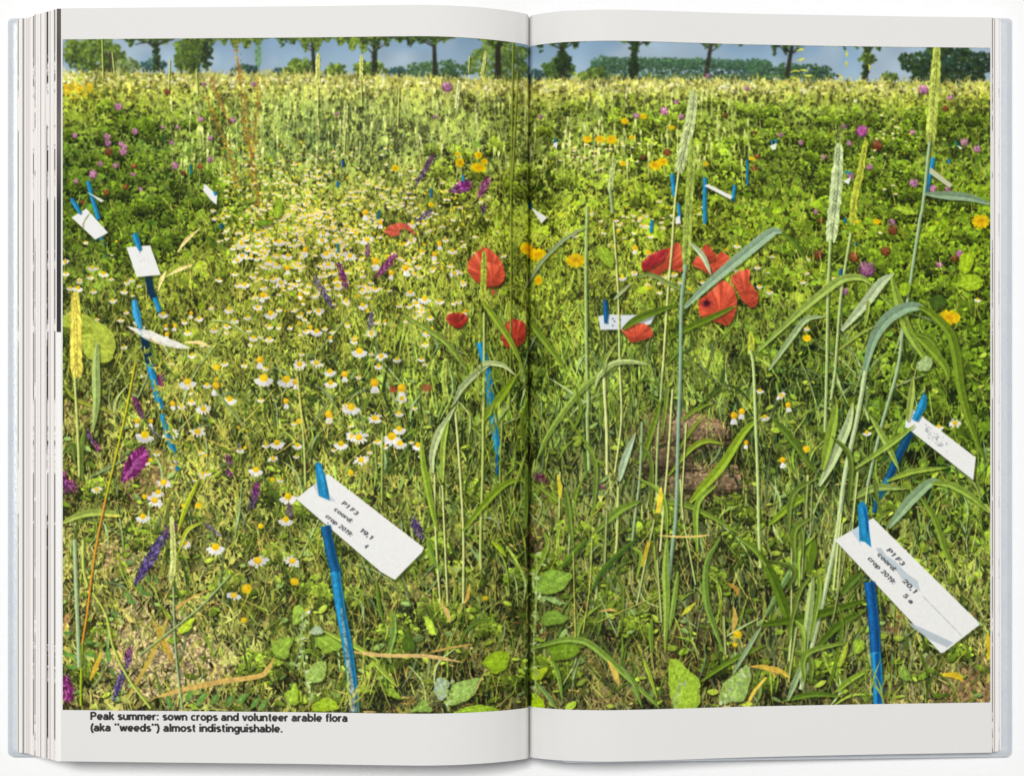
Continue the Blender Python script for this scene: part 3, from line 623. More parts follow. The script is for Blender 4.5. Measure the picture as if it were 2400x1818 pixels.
for x, y, r in [(315,386,7),(254,352,10),(249,447,7),(470,388,7),(393,212,8),(2050,338,14),(1995,599,14),(1912,594,13),(2071,586,12),(2088,537,12),(2235,604,9),(1917,515,7),(2213,252,8),(430,403,6),(193,470,6),(295,434,7),(1555,356,9),(1499,369,6),(1692,270,6),(1762,310,5),(1760,394,7),(1768,366,7)]:
    clover(x, y, r, np.array([150, 84, 46])*rng.uniform(.75, 1.05))
# scattered small chamomile
dz_ = vnoise(34, 77)*.6+vnoise(14, 78)*.4
def inz(x, y): return min(1, g2(x, y, 780, 545, 235, 140)*np.clip((dz_[int((y-88)*SC), int((x-PX0)*SC)]-.36)*4.5, .08, 1.3))
cnt = 0
pts = []
while cnt < 760:
    x, y = rng.uniform(500, 1180), rng.uniform(320, 790)
    if rng.random() < inz(x, y)**1.2: pts.append((x, y)); cnt += 1
for _ in range(70): pts.append((rng.uniform(520, 760), rng.uniform(330, 460)))
for _ in range(60): pts.append((rng.normal(1380, 60), rng.normal(365, 22)))
for _ in range(50): pts.append((rng.normal(1500, 70), rng.normal(525, 24)))
for _ in range(24): pts.append((rng.normal(1555, 40), rng.normal(660, 14)))
for _ in range(16): pts.append((rng.normal(1860, 90), rng.normal(640, 40)))
for _ in range(75): pts.append((rng.uniform(330, 1000), rng.uniform(720, 1120)))
for _ in range(26): pts.append((rng.uniform(160, 330), rng.uniform(560, 760)))
for _ in range(26): pts.append((rng.normal(2090, 26), rng.normal(330, 50)))
def wisps(n, x0, x1, y0, y1, w=1.6, cols=((170,176,70),(128,150,52),(196,190,104),(88,116,38))):
    for _ in range(n):
        x, y = rng.uniform(x0, x1), rng.uniform(y0, y1); L = rng.uniform(16, 60)*(.5+y/1500); a = 1.57+rng.normal(0, .42)
        ribbon([(x, y), (x+math.cos(a)*L*.5+rng.normal(0, 4), y-math.sin(a)*L*.5), (x+math.cos(a)*L, y-math.sin(a)*L+rng.normal(0, 4))], w*rng.uniform(.7, 1.5), np.array(cols[rng.integers(len(cols))])*rng.uniform(.75, 1.15), .8, (1, .3), m=4)
wisps(900, 480, 1240, 380, 900, 1.3); wisps(620, 147, 700, 850, 1650, 1.4); wisps(620, 690, 1240, 860, 1650, 1.4); wisps(800, 1240, 2321, 380, 1000, 1.4); wisps(760, 1240, 2321, 1000, 1655, 1.4)
wisps(420, 1240, 2321, 500, 1000, 1.7, ((70,100,34),(126,150,56),(152,170,80))); wisps(300, 480, 1240, 420, 900, 1.6, ((74,104,36),(118,144,56),(160,172,84))); wisps(320, 147, 560, 480, 900, 1.4); wisps(300, 420, 2321, 230, 420, 1.2, ((176,184,100),(150,168,80),(196,196,128)))
for _ in range(150):
    x, y = rng.uniform(260, 1150), rng.uniform(640, 1500); c = np.array([(168,176,74),(140,160,60),(190,182,96)][rng.integers(3)])*rng.uniform(.8, 1.1)
    for k in range(rng.integers(2, 5)):
        ex, ey = x+rng.normal(0, 30), y-rng.uniform(25, 75); ribbon([(x, y), (x+(ex-x)*.35, y+(ey-y)*.6), (ex, ey)], 1.7, c, .75, (1, .5), m=4)
        for q in range(5): t = rng.uniform(.1, .7); px_, py_ = x+(ex-x)*t, y+(ey-y)*t; a = rng.uniform(0, 6.28); ribbon([(px_, py_), (px_+math.cos(a)*11, py_+math.sin(a)*8)], 1.1, c*rng.uniform(.7, 1), .7, (1, .4), m=2)
for x, y in sorted(pts, key=lambda p: p[1]):
    if x > 1180 and y > 150 and not 1245 < x: continue
    r = (3.9+4.8*min(max(0, (y-300)/400), 1.3))*rng.uniform(.6, 1.2)
    if rng.random() < .16: disc(x, y, r*.45, r*.42, YE*rng.uniform(.9, 1.03))
    else: daisy(x, y, r, 'small')
for x0, x1, y0, y1, n in ((700, 1100, 440, 640, 210), (520, 720, 330, 560, 110)):
    for _ in range(n): disc(rng.uniform(x0, x1), rng.uniform(y0, y1), rng.uniform(1.5, 3.4), rng.uniform(1.5, 3), np.array([(236,204,60),(222,214,120),(214,190,50)][rng.integers(3)]), .85)
# larger chamomile, placed one by one
D = """568,570,13 582,583,9 656,565,14 570,597,15 558,607,14 677,598,13 635,612,11 649,619,12 675,627,11d 661,660,16 575,665,13 558,665,9 618,690,12d 606,717,14 636,733,17 539,723,13 656,723,9 553,748,10 497,718,8 450,732,9d 469,743,11 434,751,9 384,733,13 441,776,11 412,761,9d 391,761,8d 393,781,10d 596,789,12 611,842,14d 574,852,9 625,860,9 292,809,9 297,728,8 284,746,9 244,638,12 216,624,11 212,646,9 187,656,8 183,672,13 154,637,9 152,609,14
844,821,20 895,831,17 704,850,20 744,847,18 872,778,16 776,789,8d 744,774,16 748,726,15 1000,778,12 852,713,13 1030,703,12 976,707,15 996,698,16 960,714,9 963,683,13 1065,637,15 1060,585,12 1019,594,11d 1029,569,11d 862,559,19 757,561,15 822,597,18 771,617,17 882,612,15d 858,498,13d 893,521,10d 718,584,12d 766,594,15 760,545,14 951,627,13d 918,638,11d 965,561,14 966,523,11 1044,559,9 1090,726,8d 1085,662,9 705,688,9d 1055,619,9 794,669,12 981,622,9 984,733,8 903,750,7d
441,893,22 507,903,16d 540,933,18 620,885,24 673,888,24 451,938,11 479,954,20 465,1007,22 341,1017,24 401,1013,22 322,984,10d 355,984,10d 651,1035,19 642,1070,15 602,1098,18 372,1150,16 385,1126,23 364,1168,23 336,1207,18 227,1143,15 677,1161,22 672,1214,19 406,943,11d 672,938,12d 659,1120,9
435,1268,19 507,1279,23 606,1308,28 687,1309,22 550,1389,21
775,868,16 809,875,13d 777,895,16 879,895,17d 942,908,17d 943,931,13 825,952,23 772,969,15d 879,975,20 937,1002,17 828,1019,20 843,1021,24 919,1021,25 801,1037,18 939,1036,17 981,1040,16 848,1073,21 699,1040,13 695,893,12d 892,1080,7
1824,925,14 1840,949,12d 1785,976,13 2027,1012,12 2198,998,12 2236,989,18 1827,1078,13d 1774,914,11 1713,974,15d 1731,964,13d 1741,1037,10d 1482,582,10d 1512,592,10d 1452,650,11 1480,640,9 2290,700,9 1720,575,9 1640,660,8 1768,625,9 1884,768,9 720,1425,11"""
for tk in sorted(D.split(), key=lambda s: float(s.split(',')[1])):
    a = tk.split(','); dm = a[2].endswith('d'); daisy(float(a[0]), float(a[1]), float(a[2].rstrip('d')), 'dome' if dm else None)
for x, y, r in [(340,1159,6),(467,1180,8),(613,1228,7),(580,1374,12),(692,1357,10),(573,1447,7),(823,1102,7),(1883,1051,9),(1721,1484,10),(703,984,7),(510,857,8),(1715,1508,6),(1136,1397,6),(431,1180,5),(640,1119,6)]: disc(x, y, r, r*.92, YE*rng.uniform(.94, 1.02)); disc(x-r*.2, y-r*.25, r*.5, r*.4, YE*[1.04, 1.07, 2], .7, soft=2)
for a in [(1372,326,11),(1400,326,11),(1427,328,13),(1458,285,9,7),(1501,274,8,6),(1474,323,7),(1567,300,7,5),(1529,388,15,9),(1546,380,12),(1646,384,6),(1453,384,7),(1077,379,11,12),(1120,361,9,8),(1120,390,17,8),(1134,375,8),(928,393,9,7),(1071,359,6),(1079,430,7),(1232,580,16,15),(1258,594,22,12),(1346,609,23,13),(1260,655,11,13),(2297,518,20,15),(2223,742,25,13),(2051,518,9,6),(1885,791,10,8),(2004,518,5),(1010,478,6),(1755,372,6)]: marigold(*a)
# vetch
for p0, p1, w, cs in [((1016,360),(975,432),11,(PU,(60,48,90))),((1100,425),(1055,446),22,(MG,PU)),((1094,420),(1088,446),16,(MG,PU)),((1143,412),(1120,460),16,(MG,(160,70,140))),((1013,490),(976,516),11,(VI,VI)),((1133,475),(1130,498),10,(PU,VI)),((865,571),(862,599),12,((140,90,140),PU)),((928,594),(881,647),15,(MG,MG)),((796,614),(814,672),15,(PU,MG)),((738,647),(784,720),14,(GV,VI)),((872,731),(867,769),12,(VI,GV)),((380,873),(360,918),21,(MG,MG)),((315,926),(337,976),14,(MG,PU)),((203,1004),(216,1032),12,(PU,VI)),((218,1028),(236,1052),11,(PU,MG)),((340,1047),(289,1121),38,(MG,MG)),((532,1062),(545,1083),13,(MG,PU)),((534,1096),(546,1112),11,(PU,MG)),((606,1126),(590,1187),18,(MG,VI)),((148,1103),(158,1150),20,(MG,PU)),((168,1120),(176,1150),12,(MG,MG)),((403,1212),(416,1240),13,(PU,MG)),((390,1227),(396,1257),11,(PU,VI)),((380,1254),(317,1366),23,(VI,VI)),((384,1240),(385,1275),12,(VI,VI)),((679,1176),(684,1209),14,((96,60,96),GV)),((482,1222),(522,1252),9,(GV,GV)),((307,1513),(296,1560),16,(MG,VI)),((292,1560),(267,1637),16,(VI,VI)),((152,1580),(160,1640),30,(MG,MG)),((968,1209),(992,1257),20,((84,64,110),VI)),((350,995),(375,1018),8,(GV,GV)),((558,1035),(566,1050),6,(GV,GV)),((1252,1110),(1280,1125),16,((90,34,56),(110,50,70))),((1400,1135),(1412,1142),8,((90,34,56),(110,50,70)))]: vetch(p0, p1, w, cs)
cv *= (1+.12*(vnoise(40, 71)-.5)[..., None])
bl = cv
for _ in range(3): bl = bl*.36+.16*(np.roll(bl, 1, 0)+np.roll(bl, -1, 0)+np.roll(bl, 1, 1)+np.roll(bl, -1, 1))
fz = np.clip(1-(rows-hrow[None])/(H*.22), 0, 1)[..., None]*.8
cv = (cv*(1-fz)+bl*fz).astype(np.float32)
# ---- blue stakes and white plot cards (rear ones first)
BU, BD = np.array([32, 132, 180.]), np.array([14, 78, 124.])
def stake(P, w, col=BU, hi=True):
    w = np.array(w, float)
    ribbon(np.array(P)+[2, 1], w+1.5, (16, 40, 40), .5, (1, 1)); ribbon(P, w, col, 1, (1, 1), grain=.15)
    if w.max() > 12:
        Q = spline(P, 8)
        for _ in range(26):
            q = Q[rng.integers(len(Q))]; leaf(q[0]+rng.normal(0, w.max()*.22), q[1]+rng.normal(0, 6), rng.uniform(3, 11), rng.uniform(1.2, 2.4), 1.5+rng.normal(0, .2), np.array(col)*rng.uniform(.7, 1.2)+rng.choice([0, 0, 26]), .55, .2, .6)
    if hi and w.max() > 6: ribbon(P, w*.34, np.array(col)*1.13+12, .8, (1, 1), off=1.2); ribbon(P, w*.2, np.array(col)*.7, .7, (1, 1), off=-2.6)
def card(P, col=(232, 232, 229), sh=True):
    P = np.array(P, float)
    if sh: poly(P+[5, 7], (36, 48, 20), .5)
    poly(P, col, 1, .02); c = P.mean(0); poly(c+(P-c)*.97, np.array(col)*1.008, .6, .02)
stake([(1744,374),(1745,434)], 5, BU*.9); stake([(1715,434),(1710,472)], 8); stake([(1645,417),(1644,480),(1645,524)], 9); card([(1643,436),(1652,432),(1710,460),(1706,468)])
stake([(1568,409),(1573,460)], 10); stake([(1583,478),(1586,515)], 7); stake([(1521,516),(1519,546)], 7); card([(1573,512),(1586,506),(1588,524),(1577,526)])
stake([(2185,369),(2180,395),(2167,450)], 10); card([(2178,391),(2231,432),(2224,440),(2174,404)], (176, 180, 150)); stake([(2221,372),(2222,382)], 6)
stake([(1976,402),(1988,405)], 5); card([(1972,424),(1990,414),(1984,432)]); card([(1798,342),(1813,336),(1812,350),(1804,352)]); stake([(1802,328),(1803,338)], 4); stake([(1812,326),(1812,336)], 5)
card([(482,429),(512,457),(510,479),(497,468),(478,444)]); stake([(505,448),(508,456)], 7); stake([(520,524),(523,534)], 7, BD)
card([(1243,482),(1281,508),(1268,522)]); stake([(1240,470),(1242,485)], 6, BD); stake([(1300,324),(1299,335)], 6, BU*.8); card([(1294,335),(1305,332),(1302,350)])
stake([(448,385),(450,408)], 5, (20,120,110)); stake([(804,375),(805,390)], 4, BD*1.3); stake([(793,425),(794,438)], 5, BD*1.3); stake([(1084,409),(1086,424)], 5); stake([(1011,440),(1011,462)], 4, BU*.8); stake([(890,492),(889,512)], 6, (20,100,100)); stake([(793,570),(795,590)], 5, (30,120,130)); stake([(1974,510),(1976,522)], 6, BU*.8); stake([(1966,630),(1965,645)], 7, BD*1.2); stake([(2001,568),(2003,576)], 4, BD*1.2)
stake([(2238,330),(2240,342)], 5, (20,130,120)); card([(2241,340),(2254,346),(2250,350)])
# left group
stake([(207,422),(215,455),(224,485),(232,512)], 10); card([(196,441),(203,446),(246,468),(238,472)], (214,218,206)); stake([(168,462),(178,480)], 9)
card([(203,486),(255,543),(224,559),(168,507)]); stake([(168,463),(190,499)], [7, 12, 5], BU); stake([(238,553),(246,590),(250,612)], 9, BU*.85)
ribbon([(198,540),(197,520),(214,494)], 4, (120, 140, 90), .8)
stake([(348,640),(356,680),(366,700)], 15, BD*.6, False); stake([(364,695),(376,728)], 11)
card([(298,577),(354,573),(379,642),(322,647)]); stake([(316,545),(322,562),(331,585)], [10, 16, 6])
for _ in range(10): leaf(318+rng.uniform(0, 30), 598+rng.uniform(0, 16), 4, 1, 1.3, (168, 166, 160), .6)
stake([(340,786),(346,820),(356,860)], 17, BD*.55, False); stake([(352,848),(366,905),(380,955)], 16); stake([(382,968),(393,1005)], 13); stake([(394,1012),(402,1035),(411,1056)], 14, BU*.95); ribbon([(411,1056),(419,1085)], 6, (120,120,110), .8); stake([(414,1092),(422,1097)], 9, BU*.9)
poly([(297,761),(332,768),(356,772),(385,786),(418,798),(451,814),(418,814),(370,802),(337,788)], (226,224,214), 1, .1); ribbon([(330,785),(370,800),(415,812)], 6, (190,186,168), .7)
stake([(316,700),(322,735),(332,768)], [11, 19, 8], BU*1.08+[20,10,4])
for P in ([(436,800),(470,800),(497,812)], ): ribbon(P, [3, 10, 2], (220, 200, 140))
for P in ([(418,590),(440,560),(472,533)], [(393,645),(425,628),(456,618)], [(372,680),(382,650),(392,632)]): ribbon(P, [2, 11, 1], (206, 188, 124)); ribbon(P, [1, 4, 1], (232, 216, 160), .8, off=1)
for _ in range(90):
    t = rng.random(); x = 345+75*t+rng.normal(0, 12); y = 800+290*t+rng.normal(0, 6); L = rng.uniform(10, 26); leaf(x, y, L, rng.uniform(2.5, 6), rng.normal(1.2, .8), np.array([(130,156,60),(108,138,48),(166,172,80),(196,176,90)][rng.integers(4)])*rng.uniform(.7, 1.1), .95, .2, .6)
for _ in range(40):
    t = rng.random(); x = 236+18*t+rng.normal(0, 7); y = 560+60*t; leaf(x, y, rng.uniform(9, 18), rng.uniform(4, 9), rng.normal(0, .9), np.array((104,138,46))*rng.uniform(.6, 1.2), .95, .2, .7)
# middle card behind the poppy
card([(1398,740),(1416,736),(1462,738),(1530,736),(1518,760),(1450,772),(1402,772)], (214, 220, 224)); stake([(1412,702),(1415,730),(1414,757)], [8, 13, 6], BD*1.05)
for x, y in ((1430,746),(1434,752),(1447,749),(1430,762)): disc(x, y, 2, 2, (70,74,80), .8)
stake([(1124,800),(1134,840),(1141,868),(1150,950),(1158,1000)], 17); stake([(1158,1000),(1166,1062)], 15, BU*1.05); stake([(1166,1062),(1165,1110)], [13, 11, 7], BD)
# right group
stake([(2132,1008),(2105,1060),(2078,1120)], 19, BD*.9); stake([(2078,1120),(2052,1165)], 17, BU*.82); stake([(2052,1165),(2044,1200)], 10, BD)
card([(2123,947),(2286,1070),(2280,1123),(2118,998)]); stake([(2164,924),(2158,950),(2141,984)], [11, 21, 15])
for _ in range(46):
    s, t = rng.uniform(.26, .62), rng.uniform(.2, .75); x = 2123+163*s-5*t; y = 947+123*s+52*t
    leaf(x, y, rng.uniform(3, 8), rng.uniform(1, 2.2), .65+rng.normal(0, .4), (96, 98, 104) if rng.random() < .5 else (150, 152, 156), .8)
# ---- poppies
RD = np.array([212, 82, 54.])
def petal(P, col=RD, n=26, hi=(228, 96, 72)):
    P = np.array(P, float); poly(P+[3, 5], (40, 30, 14), .45, smooth=True); Q = spline(np.vstack([P, P[:1]]), 7)[:-1]; Q = Q+rng.normal(0, .9, Q.shape); 
    ox, oy = flat(P[:, 0].mean()+rng.normal(0, 4), P[:, 1].max()-np.ptp(P[:, 1])*rng.uniform(.1, .35)); ph = rng.uniform(0, 6, 3); RR = max(np.ptp(P[:, 0]), np.ptp(P[:, 1]))*SC*.8; c0 = np.array(col, float)
    def fill(X, Y):
        an = np.arctan2(Y-oy, X-ox); rd = np.clip(np.hypot(X-ox, Y-oy)/RR, 0, 1.3)
        cr = np.sin(an*7+ph[0]+2*np.sin(an*3+ph[1])+rd*2)*.5+np.sin(an*17+ph[2]+rd*3)*.3+np.sin(an*31+ph[0])*.2
        v = .80+.20*rd+.20*cr*(.4+rd)+.10*np.cos(an+1.9)
        return np.clip(c0*v[..., None]+np.clip(v-.95, 0, 1)[..., None]*np.array([40, 120, 100]), 0, 245).astype(np.float32)
    poly(Q, fill, 1, .12)
    n = n//2
    c = P.mean(0); sp = np.ptp(P, 0)
    for _ in range(n):
        q = P[rng.integers(len(P))]; a = c+(q-c)*rng.uniform(.1, .5); b = c+(q-c)*rng.uniform(.55, .92)
        ribbon([a, (a+b)/2+rng.normal(0, 3, 2), b], [1, max(1.6, sp.min()*rng.uniform(.02, .09)), 1], np.array(hi)*rng.uniform(.9, 1.1)+[6, 14, 10] if rng.random() < .55 else np.array(col)*rng.uniform(.62, .9), .42, m=4)
def zp(ox, oy, pts): return [(ox+a/3.95, oy+b/3.95) for a, b in pts]
petal(zp(690,470,[(1745,420),(1640,510),(1600,600),(1640,700),(1730,770),(1790,800),(1900,775),(1940,690),(1930,600),(1880,510),(1800,440)]), n=34)
petal(zp(690,470,[(1700,620),(1790,560),(1930,640),(1925,740),(1850,780),(1730,760)]), RD*1.05, 14)
petal(zp(690,470,[(840,290),(870,240),(950,205),(1050,215),(1110,280),(1125,315),(1050,262),(990,262),(970,310),(920,328)]), (214, 92, 66), 10, (226, 140, 128))
petal(zp(690,470,[(1400,1085),(1450,1035),(1560,1035),(1600,1090),(1560,1150),(1500,1170),(1440,1130)]), (172, 46, 34), 12); poly(zp(690,470,[(1420,1085),(1470,1055),(1560,1055),(1560,1100),(1480,1120)]), (120, 40, 34), .6, smooth=True)
petal(zp(690,470,[(1940,1150),(2000,1085),(2060,1100),(2130,1130),(2135,1270),(2060,1350),(1970,1350),(1910,1260)]), (190, 62, 44), 20)
petal(zp(1230,470,[(1060,570),(1150,490),(1300,440),(1400,390),(1430,500),(1430,650),(1370,650),(1290,640),(1200,700),(1130,660),(1060,640)]), RD*.94, 26); petal(zp(1230,470,[(1060,580),(1180,490),(1290,450),(1240,560),(1150,620),(1070,640)]), (176, 44, 50), 10, (206, 90, 96))
petal(zp(1230,470,[(1530,560),(1600,500),(1660,560),(1720,520),(1800,480),(1870,540),(1850,620),(1720,690),(1600,640),(1530,600)]), RD*1.04, 20); petal(zp(1230,470,[(1600,470),(1650,405),(1720,470),(1730,540),(1670,570),(1610,540)]), RD*.96, 8)
petal(zp(1230,470,[(1890,690),(2020,630),(2060,660),(2060,760),(2130,860),(2130,940),(2080,990),(1990,930),(1960,870),(1890,760)]), RD*.96, 22); poly(zp(1230,470,[(1940,850),(2080,830),(2120,860),(2050,870)]), RD*.72, .7, smooth=True)
petal(zp(1230,470,[(1580,920),(1640,880),(1720,800),(1790,740),(1880,780),(1930,880),(1930,1010),(1880,1130),(1820,1150),(1700,1110),(1590,1060)]), RD*1.03, 40, (224, 84, 56)); disc(1649, 710, 7, 7, (40, 14, 24), .95, .4, 3); disc(1649, 710, 12, 11, (90, 20, 40), .4, .4, 6)
petal(zp(1230,470,[(870,1190),(930,1140),(1060,1135),(1140,1180),(1150,1260),(1060,1290),(970,1310),(910,1250)]), RD, 18)
disc(1154, 681, 4, 6, (214, 90, 70)); disc(923, 909, 9, 8, (150, 66, 36), .9, .5, 3); disc(1000, 905, 13, 9, (140, 60, 34), .7, .6, 4)
# ---- stems and cereal leaves
SB, SG, SP = (138, 162, 122), (124, 152, 88), (174, 186, 142)
def stem(P, w, c=SB):
    P = np.array(P, float); c = np.array(c, float)*[1.02, .99, .88]; w = w*.78
    ribbon(P+[2.5, 1], w+1, (40, 52, 20), .45, (1, 1)); ribbon(P, w, c, 1, (1, 1), grain=.12); ribbon(P, w*.45, c*1.18+10, .75, (1, 1), off=.9, grain=.05); ribbon(P, w*.25, c*.74, .6, (1, 1), off=-2.6, grain=.05)
stem([(1201,98),(1198,300),(1196,480),(1196,672),(1194,880),(1192,960)], 4, (118,140,60)); stem([(1212,165),(1205,300),(1199,420)], 3, (140,150,70))
stem([(1372,483),(1369,600),(1369,698),(1371,870),(1374,940),(1372,987),(1376,1100)], 9, (128,160,110)); stem([(1432,521),(1438,610),(1443,698),(1446,850),(1450,982),(1435,1105)], 5, SP)
stem([(1410,860),(1412,930),(1416,1004),(1417,1110)], 8, SP); stem([(1546,860),(1534,1037),(1531,1134)], 6, (140,164,120)); stem([(1569,911),(1557,1088),(1546,1214),(1540,1290)], 6, SP)
stem([(1498,987),(1493,1113),(1481,1214),(1474,1280)], 7, (130,160,130)); stem([(1443,1138),(1440,1260),(1434,1320)], 7, (160,180,120)); stem([(1584,399),(1574,480),(1567,584),(1559,672),(1546,870)], 6, SP)
stem([(1067,961),(1075,1063),(1085,1240),(1085,1410)], 6, SP); stem([(1019,1103),(1022,1260),(1032,1407)], 5, SP); stem([(1037,1133),(1049,1409)], 5, SP); stem([(1133,730),(1133,860),(1130,1088),(1125,1260),(1126,1330)], 7, (150,172,110))
stem([(1175,985),(1170,1130),(1180,1220)], 5, (130,150,80)); stem([(700,880),(714,1030),(718,1130)], 6, (150,170,110)); stem([(880,1035),(886,1120)], 4, (120,150,80)); stem([(898,1010),(896,1180)], 5, (130,158,80))
for P, w, c in [([(1440,860),(1382,890),(1331,946),(1281,1022),(1255,1083)],16,(112,146,72)),([(1510,853),(1470,847),(1430,852),(1400,880),(1390,910)],15,(142,168,120)),([(1320,960),(1350,1010),(1395,1065)],8,(96,132,50)),([(1245,1128),(1306,1171),(1364,1212)],11,(104,138,58)),([(1445,1126),(1458,1075),(1483,1012)],20,(150,178,158)),([(1389,1245),(1445,1194),(1496,1171)],21,(96,136,56)),([(1559,1113),(1610,1052),(1648,1032),(1690,1040)],15,(112,146,54)),([(1610,1176),(1635,1146),(1686,1088),(1736,1012),(1779,974)],25,(112,152,50)),([(1529,1174),(1597,1181),(1660,1209),(1736,1255)],14,(98,134,56)),([(1680,1260),(1648,1323),(1650,1412),(1668,1470),(1693,1538)],17,(92,134,62)),([(1230,672),(1268,612),(1319,561),(1369,531)],10,(128,152,128)),([(1238,748),(1276,799),(1326,868)],18,(98,134,52)),([(1453,771),(1496,743),(1582,713)],20,(74,112,34)),([(1559,795),(1610,766),(1673,738),(1719,716)],17,(78,116,34)),([(1483,650),(1521,645),(1572,670),(1635,695)],12,(104,134,76)),([(1432,702),(1450,685),(1474,663)],9,(140,160,130)),([(1410,870),(1415,840),(1440,800)],11,(120,150,80)),([(946,736),(1006,771),(1049,804),(1095,867)],15,(108,142,66)),([(1108,872),(1130,852),(1150,848),(1180,855),(1210,880)],15,(158,182,140)),([(1133,981),(1171,928),(1211,875)],22,(104,142,42)),([(1062,945),(1082,906),(1120,868),(1150,850)],17,(134,158,124)),([(1014,1105),(1014,1060),(1030,1010),(1044,987),(1067,949)],21,(150,172,136)),([(1037,1128),(1039,1037),(1052,980)],15,(124,160,76)),([(989,1025),(994,1088),(1014,1189),(1026,1240)],17,(110,148,54)),([(1085,1240),(1133,1179),(1184,1131),(1236,1121)],18,(100,138,46)),([(1240,930),(1222,990),(1230,1060)],12,(80,112,36)),([(1232,1060),(1215,1110),(1200,1150)],8,(120,150,70)),([(1130,705),(1158,741),(1196,799),(1227,867)],18,(112,146,56)),([(229,790),(226,860),(227,936),(219,1010)],23,(128,160,104)),([(145,1222),(191,1202),(241,1197),(290,1206)],20,(130,158,84)),([(469,1118),(439,1182),(418,1245)],13,(142,164,52)),([(147,1060),(170,1040),(176,1080)],16,(84,112,52)),([(150,900),(185,935),(280,968)],10,(128,144,60)),([(200,1000),(190,1060),(196,1130)],15,(90,126,56)),([(420,1290),(440,1240),(475,1220)],12,(150,170,70)),([(500,900),(545,960),(580,1000)],9,(118,144,90)),([(1340,1010),(1356,960),(1345,900)],9,(88,124,40)),([(1500,1080),(1520,1010),(1545,930)],14,(88,126,42)),([(1580,1060),(1610,1010),(1640,975)],9,(100,140,46)),([(1590,985),(1620,960),(1662,943)],12,(92,130,46)),([(1545,1020),(1555,930),(1560,900)],12,(98,130,60))]: blade(P, w, c)
for P, w, c in [([(245,1205),(285,1205)],6,(196,190,90))]: ribbon(P, w, c)
# wheat ears
def ear(P, w, col, grains=(0, 0, 0), awn=0):
    C = spline(P, 10); col = np.array(col, float); n = int(sum(np.hypot(*np.diff(C, axis=0).T))/(w*.30)); t = np.linspace(0, len(C)-1, n)
    ribbon(np.array(P)+[3, 2], w*.8, (50, 62, 26), .4)
    for i, q in enumerate(t):
        a = int(min(q, len(C)-2)); p = C[a]+(C[a+1]-C[a])*(q-a); d = C[a+1]-C[a]; ang = math.atan2(d[1], d[0]); ww = w*min(1, .45+i/n*2, .5+(n-i)/n*3)
        for s in (-1, 1, 0):
            nrm = np.array([-math.sin(ang), math.cos(ang)]); c = col*rng.uniform(.84, 1.12)
            x, y = p+nrm*s*ww*.27+rng.normal(0, .5, 2)
            leaf(x, y, w*.82, w*.34, ang+s*.34, c*(.82 if s == 0 else 1), 1, .2, .6); leaf(x-1, y-1, w*.55, w*.13, ang+s*.34, c*1.1+8, .8, .1, .6)
            if awn and rng.random() < .5: ribbon([(x, y), (x+nrm[0]*s*6-math.cos(ang)*w*.7, y+nrm[1]*s*6-math.sin(ang)*w*.7)], 1.2, c*1.1, .7)
for x in (1958, 1966, 1950, 1972): ribbon([(1958, 360), ((x+1958)/2, 325), (x-6, 285)], 1.3, (190, 200, 140), .7)
for x in (1604, 1612, 1620, 1628): ribbon([(1616, 240), (x, 205)], 1.4, (186, 190, 130), .6)
ear([(1617,224),(1612,270),(1600,330),(1584,396)], 27, (168, 184, 128), awn=1); ear([(1614,333),(1612,400),(1607,470),(1602,560),(1600,625)], 22, (136, 160, 74))
stem([(1600,620),(1594,660),(1589,723),(1587,870),(1582,1012),(1577,1199),(1567,1290),(1560,1370),(1551,1488)], 10, (132,166,156))
ear([(1960,346),(1956,420),(1948,500),(1942,556)], 31, (170, 188, 138), awn=1); ear([(2023,333),(2012,400),(1998,460),(1992,520)], 18, (160, 172, 66)); ear([(2193,113),(2188,190),(2183,260),(2178,328)], 26, (156, 172, 84), awn=1)
stem([(1941,560),(1935,685),(1932,865),(1928,1012)], 9, (138,166,120)); stem([(1989,545),(1965,698),(1952,865),(1942,936)], 8, (142,168,124)); stem([(2176,332),(2160,480),(2152,520),(2122,713),(2112,774),(2099,867),(2061,999),(2028,1138)], 9, (140,170,146))
ear([(176,690),(178,760),(178,830),(180,870)], 29, (206, 192, 92)); stem([(178,870),(176,893),(182,1000),(186,1113)], 7, (160,180,120)); ear([(1752,780),(1754,806),(1752,824)], 16, (170, 184, 70)); stem([(1752,820),(1759,860),(1764,987),(1769,1113),(1772,1250),(1776,1330)], 9, (150,178,130))
ear([(1434,375),(1426,420),(1424,445)], 13, (160,176,110)); stem([(1424,445),(1430,500)], 9, (120,150,110)); ear([(1133,590),(1132,640),(1130,700)], 14, (150,164,66)); ear([(1044,840),(1040,880),(1046,930)], 14, (150,172,80)); ear([(748,128),(746,160),(748,210)], 11, (184,190,110)); ear([(849,132),(848,160),(848,190)], 9, (184,190,110)); ear([(812,240),(812,270),(808,300)], 11, (174,186,116)); ear([(1137,120),(1132,150),(1126,180)], 8, (176,182,110)); ear([(1075,190),(1072,225),(1069,250)], 9, (190,196,140)); ear([(404,1210),(408,1300),(404,1350)], 15, (184,192,120))
for x, y, h in ((748,205,70),(848,190,60),(812,300,60),(937,205,90),(400,140,70),(462,160,60),(1100,130,40),(240,92,90),(264,120,50)): stem([(x, y), (x+rng.normal(0, 3), y+h)], 3, (170,182,120))
for p in ([(1861,120),(1872,116),(1880,118)],[(1861,142),(1872,140),(1880,136)],[(1846,170),(1858,166),(1870,168)],[(1868,164),(1880,165),(1888,168)],[(1876,176),(1888,178),(1898,177)],[(1847,180),(1858,184),(1870,190)],[(1979,118),(1980,126),(1979,134)],[(1979,142),(1979,150),(1979,158)],[(1958,172),(1966,180),(1970,188)],[(2030,150),(2034,156),(2032,164)]): ribbon(p, [1.5, 6, 1.5], (176, 180, 84))
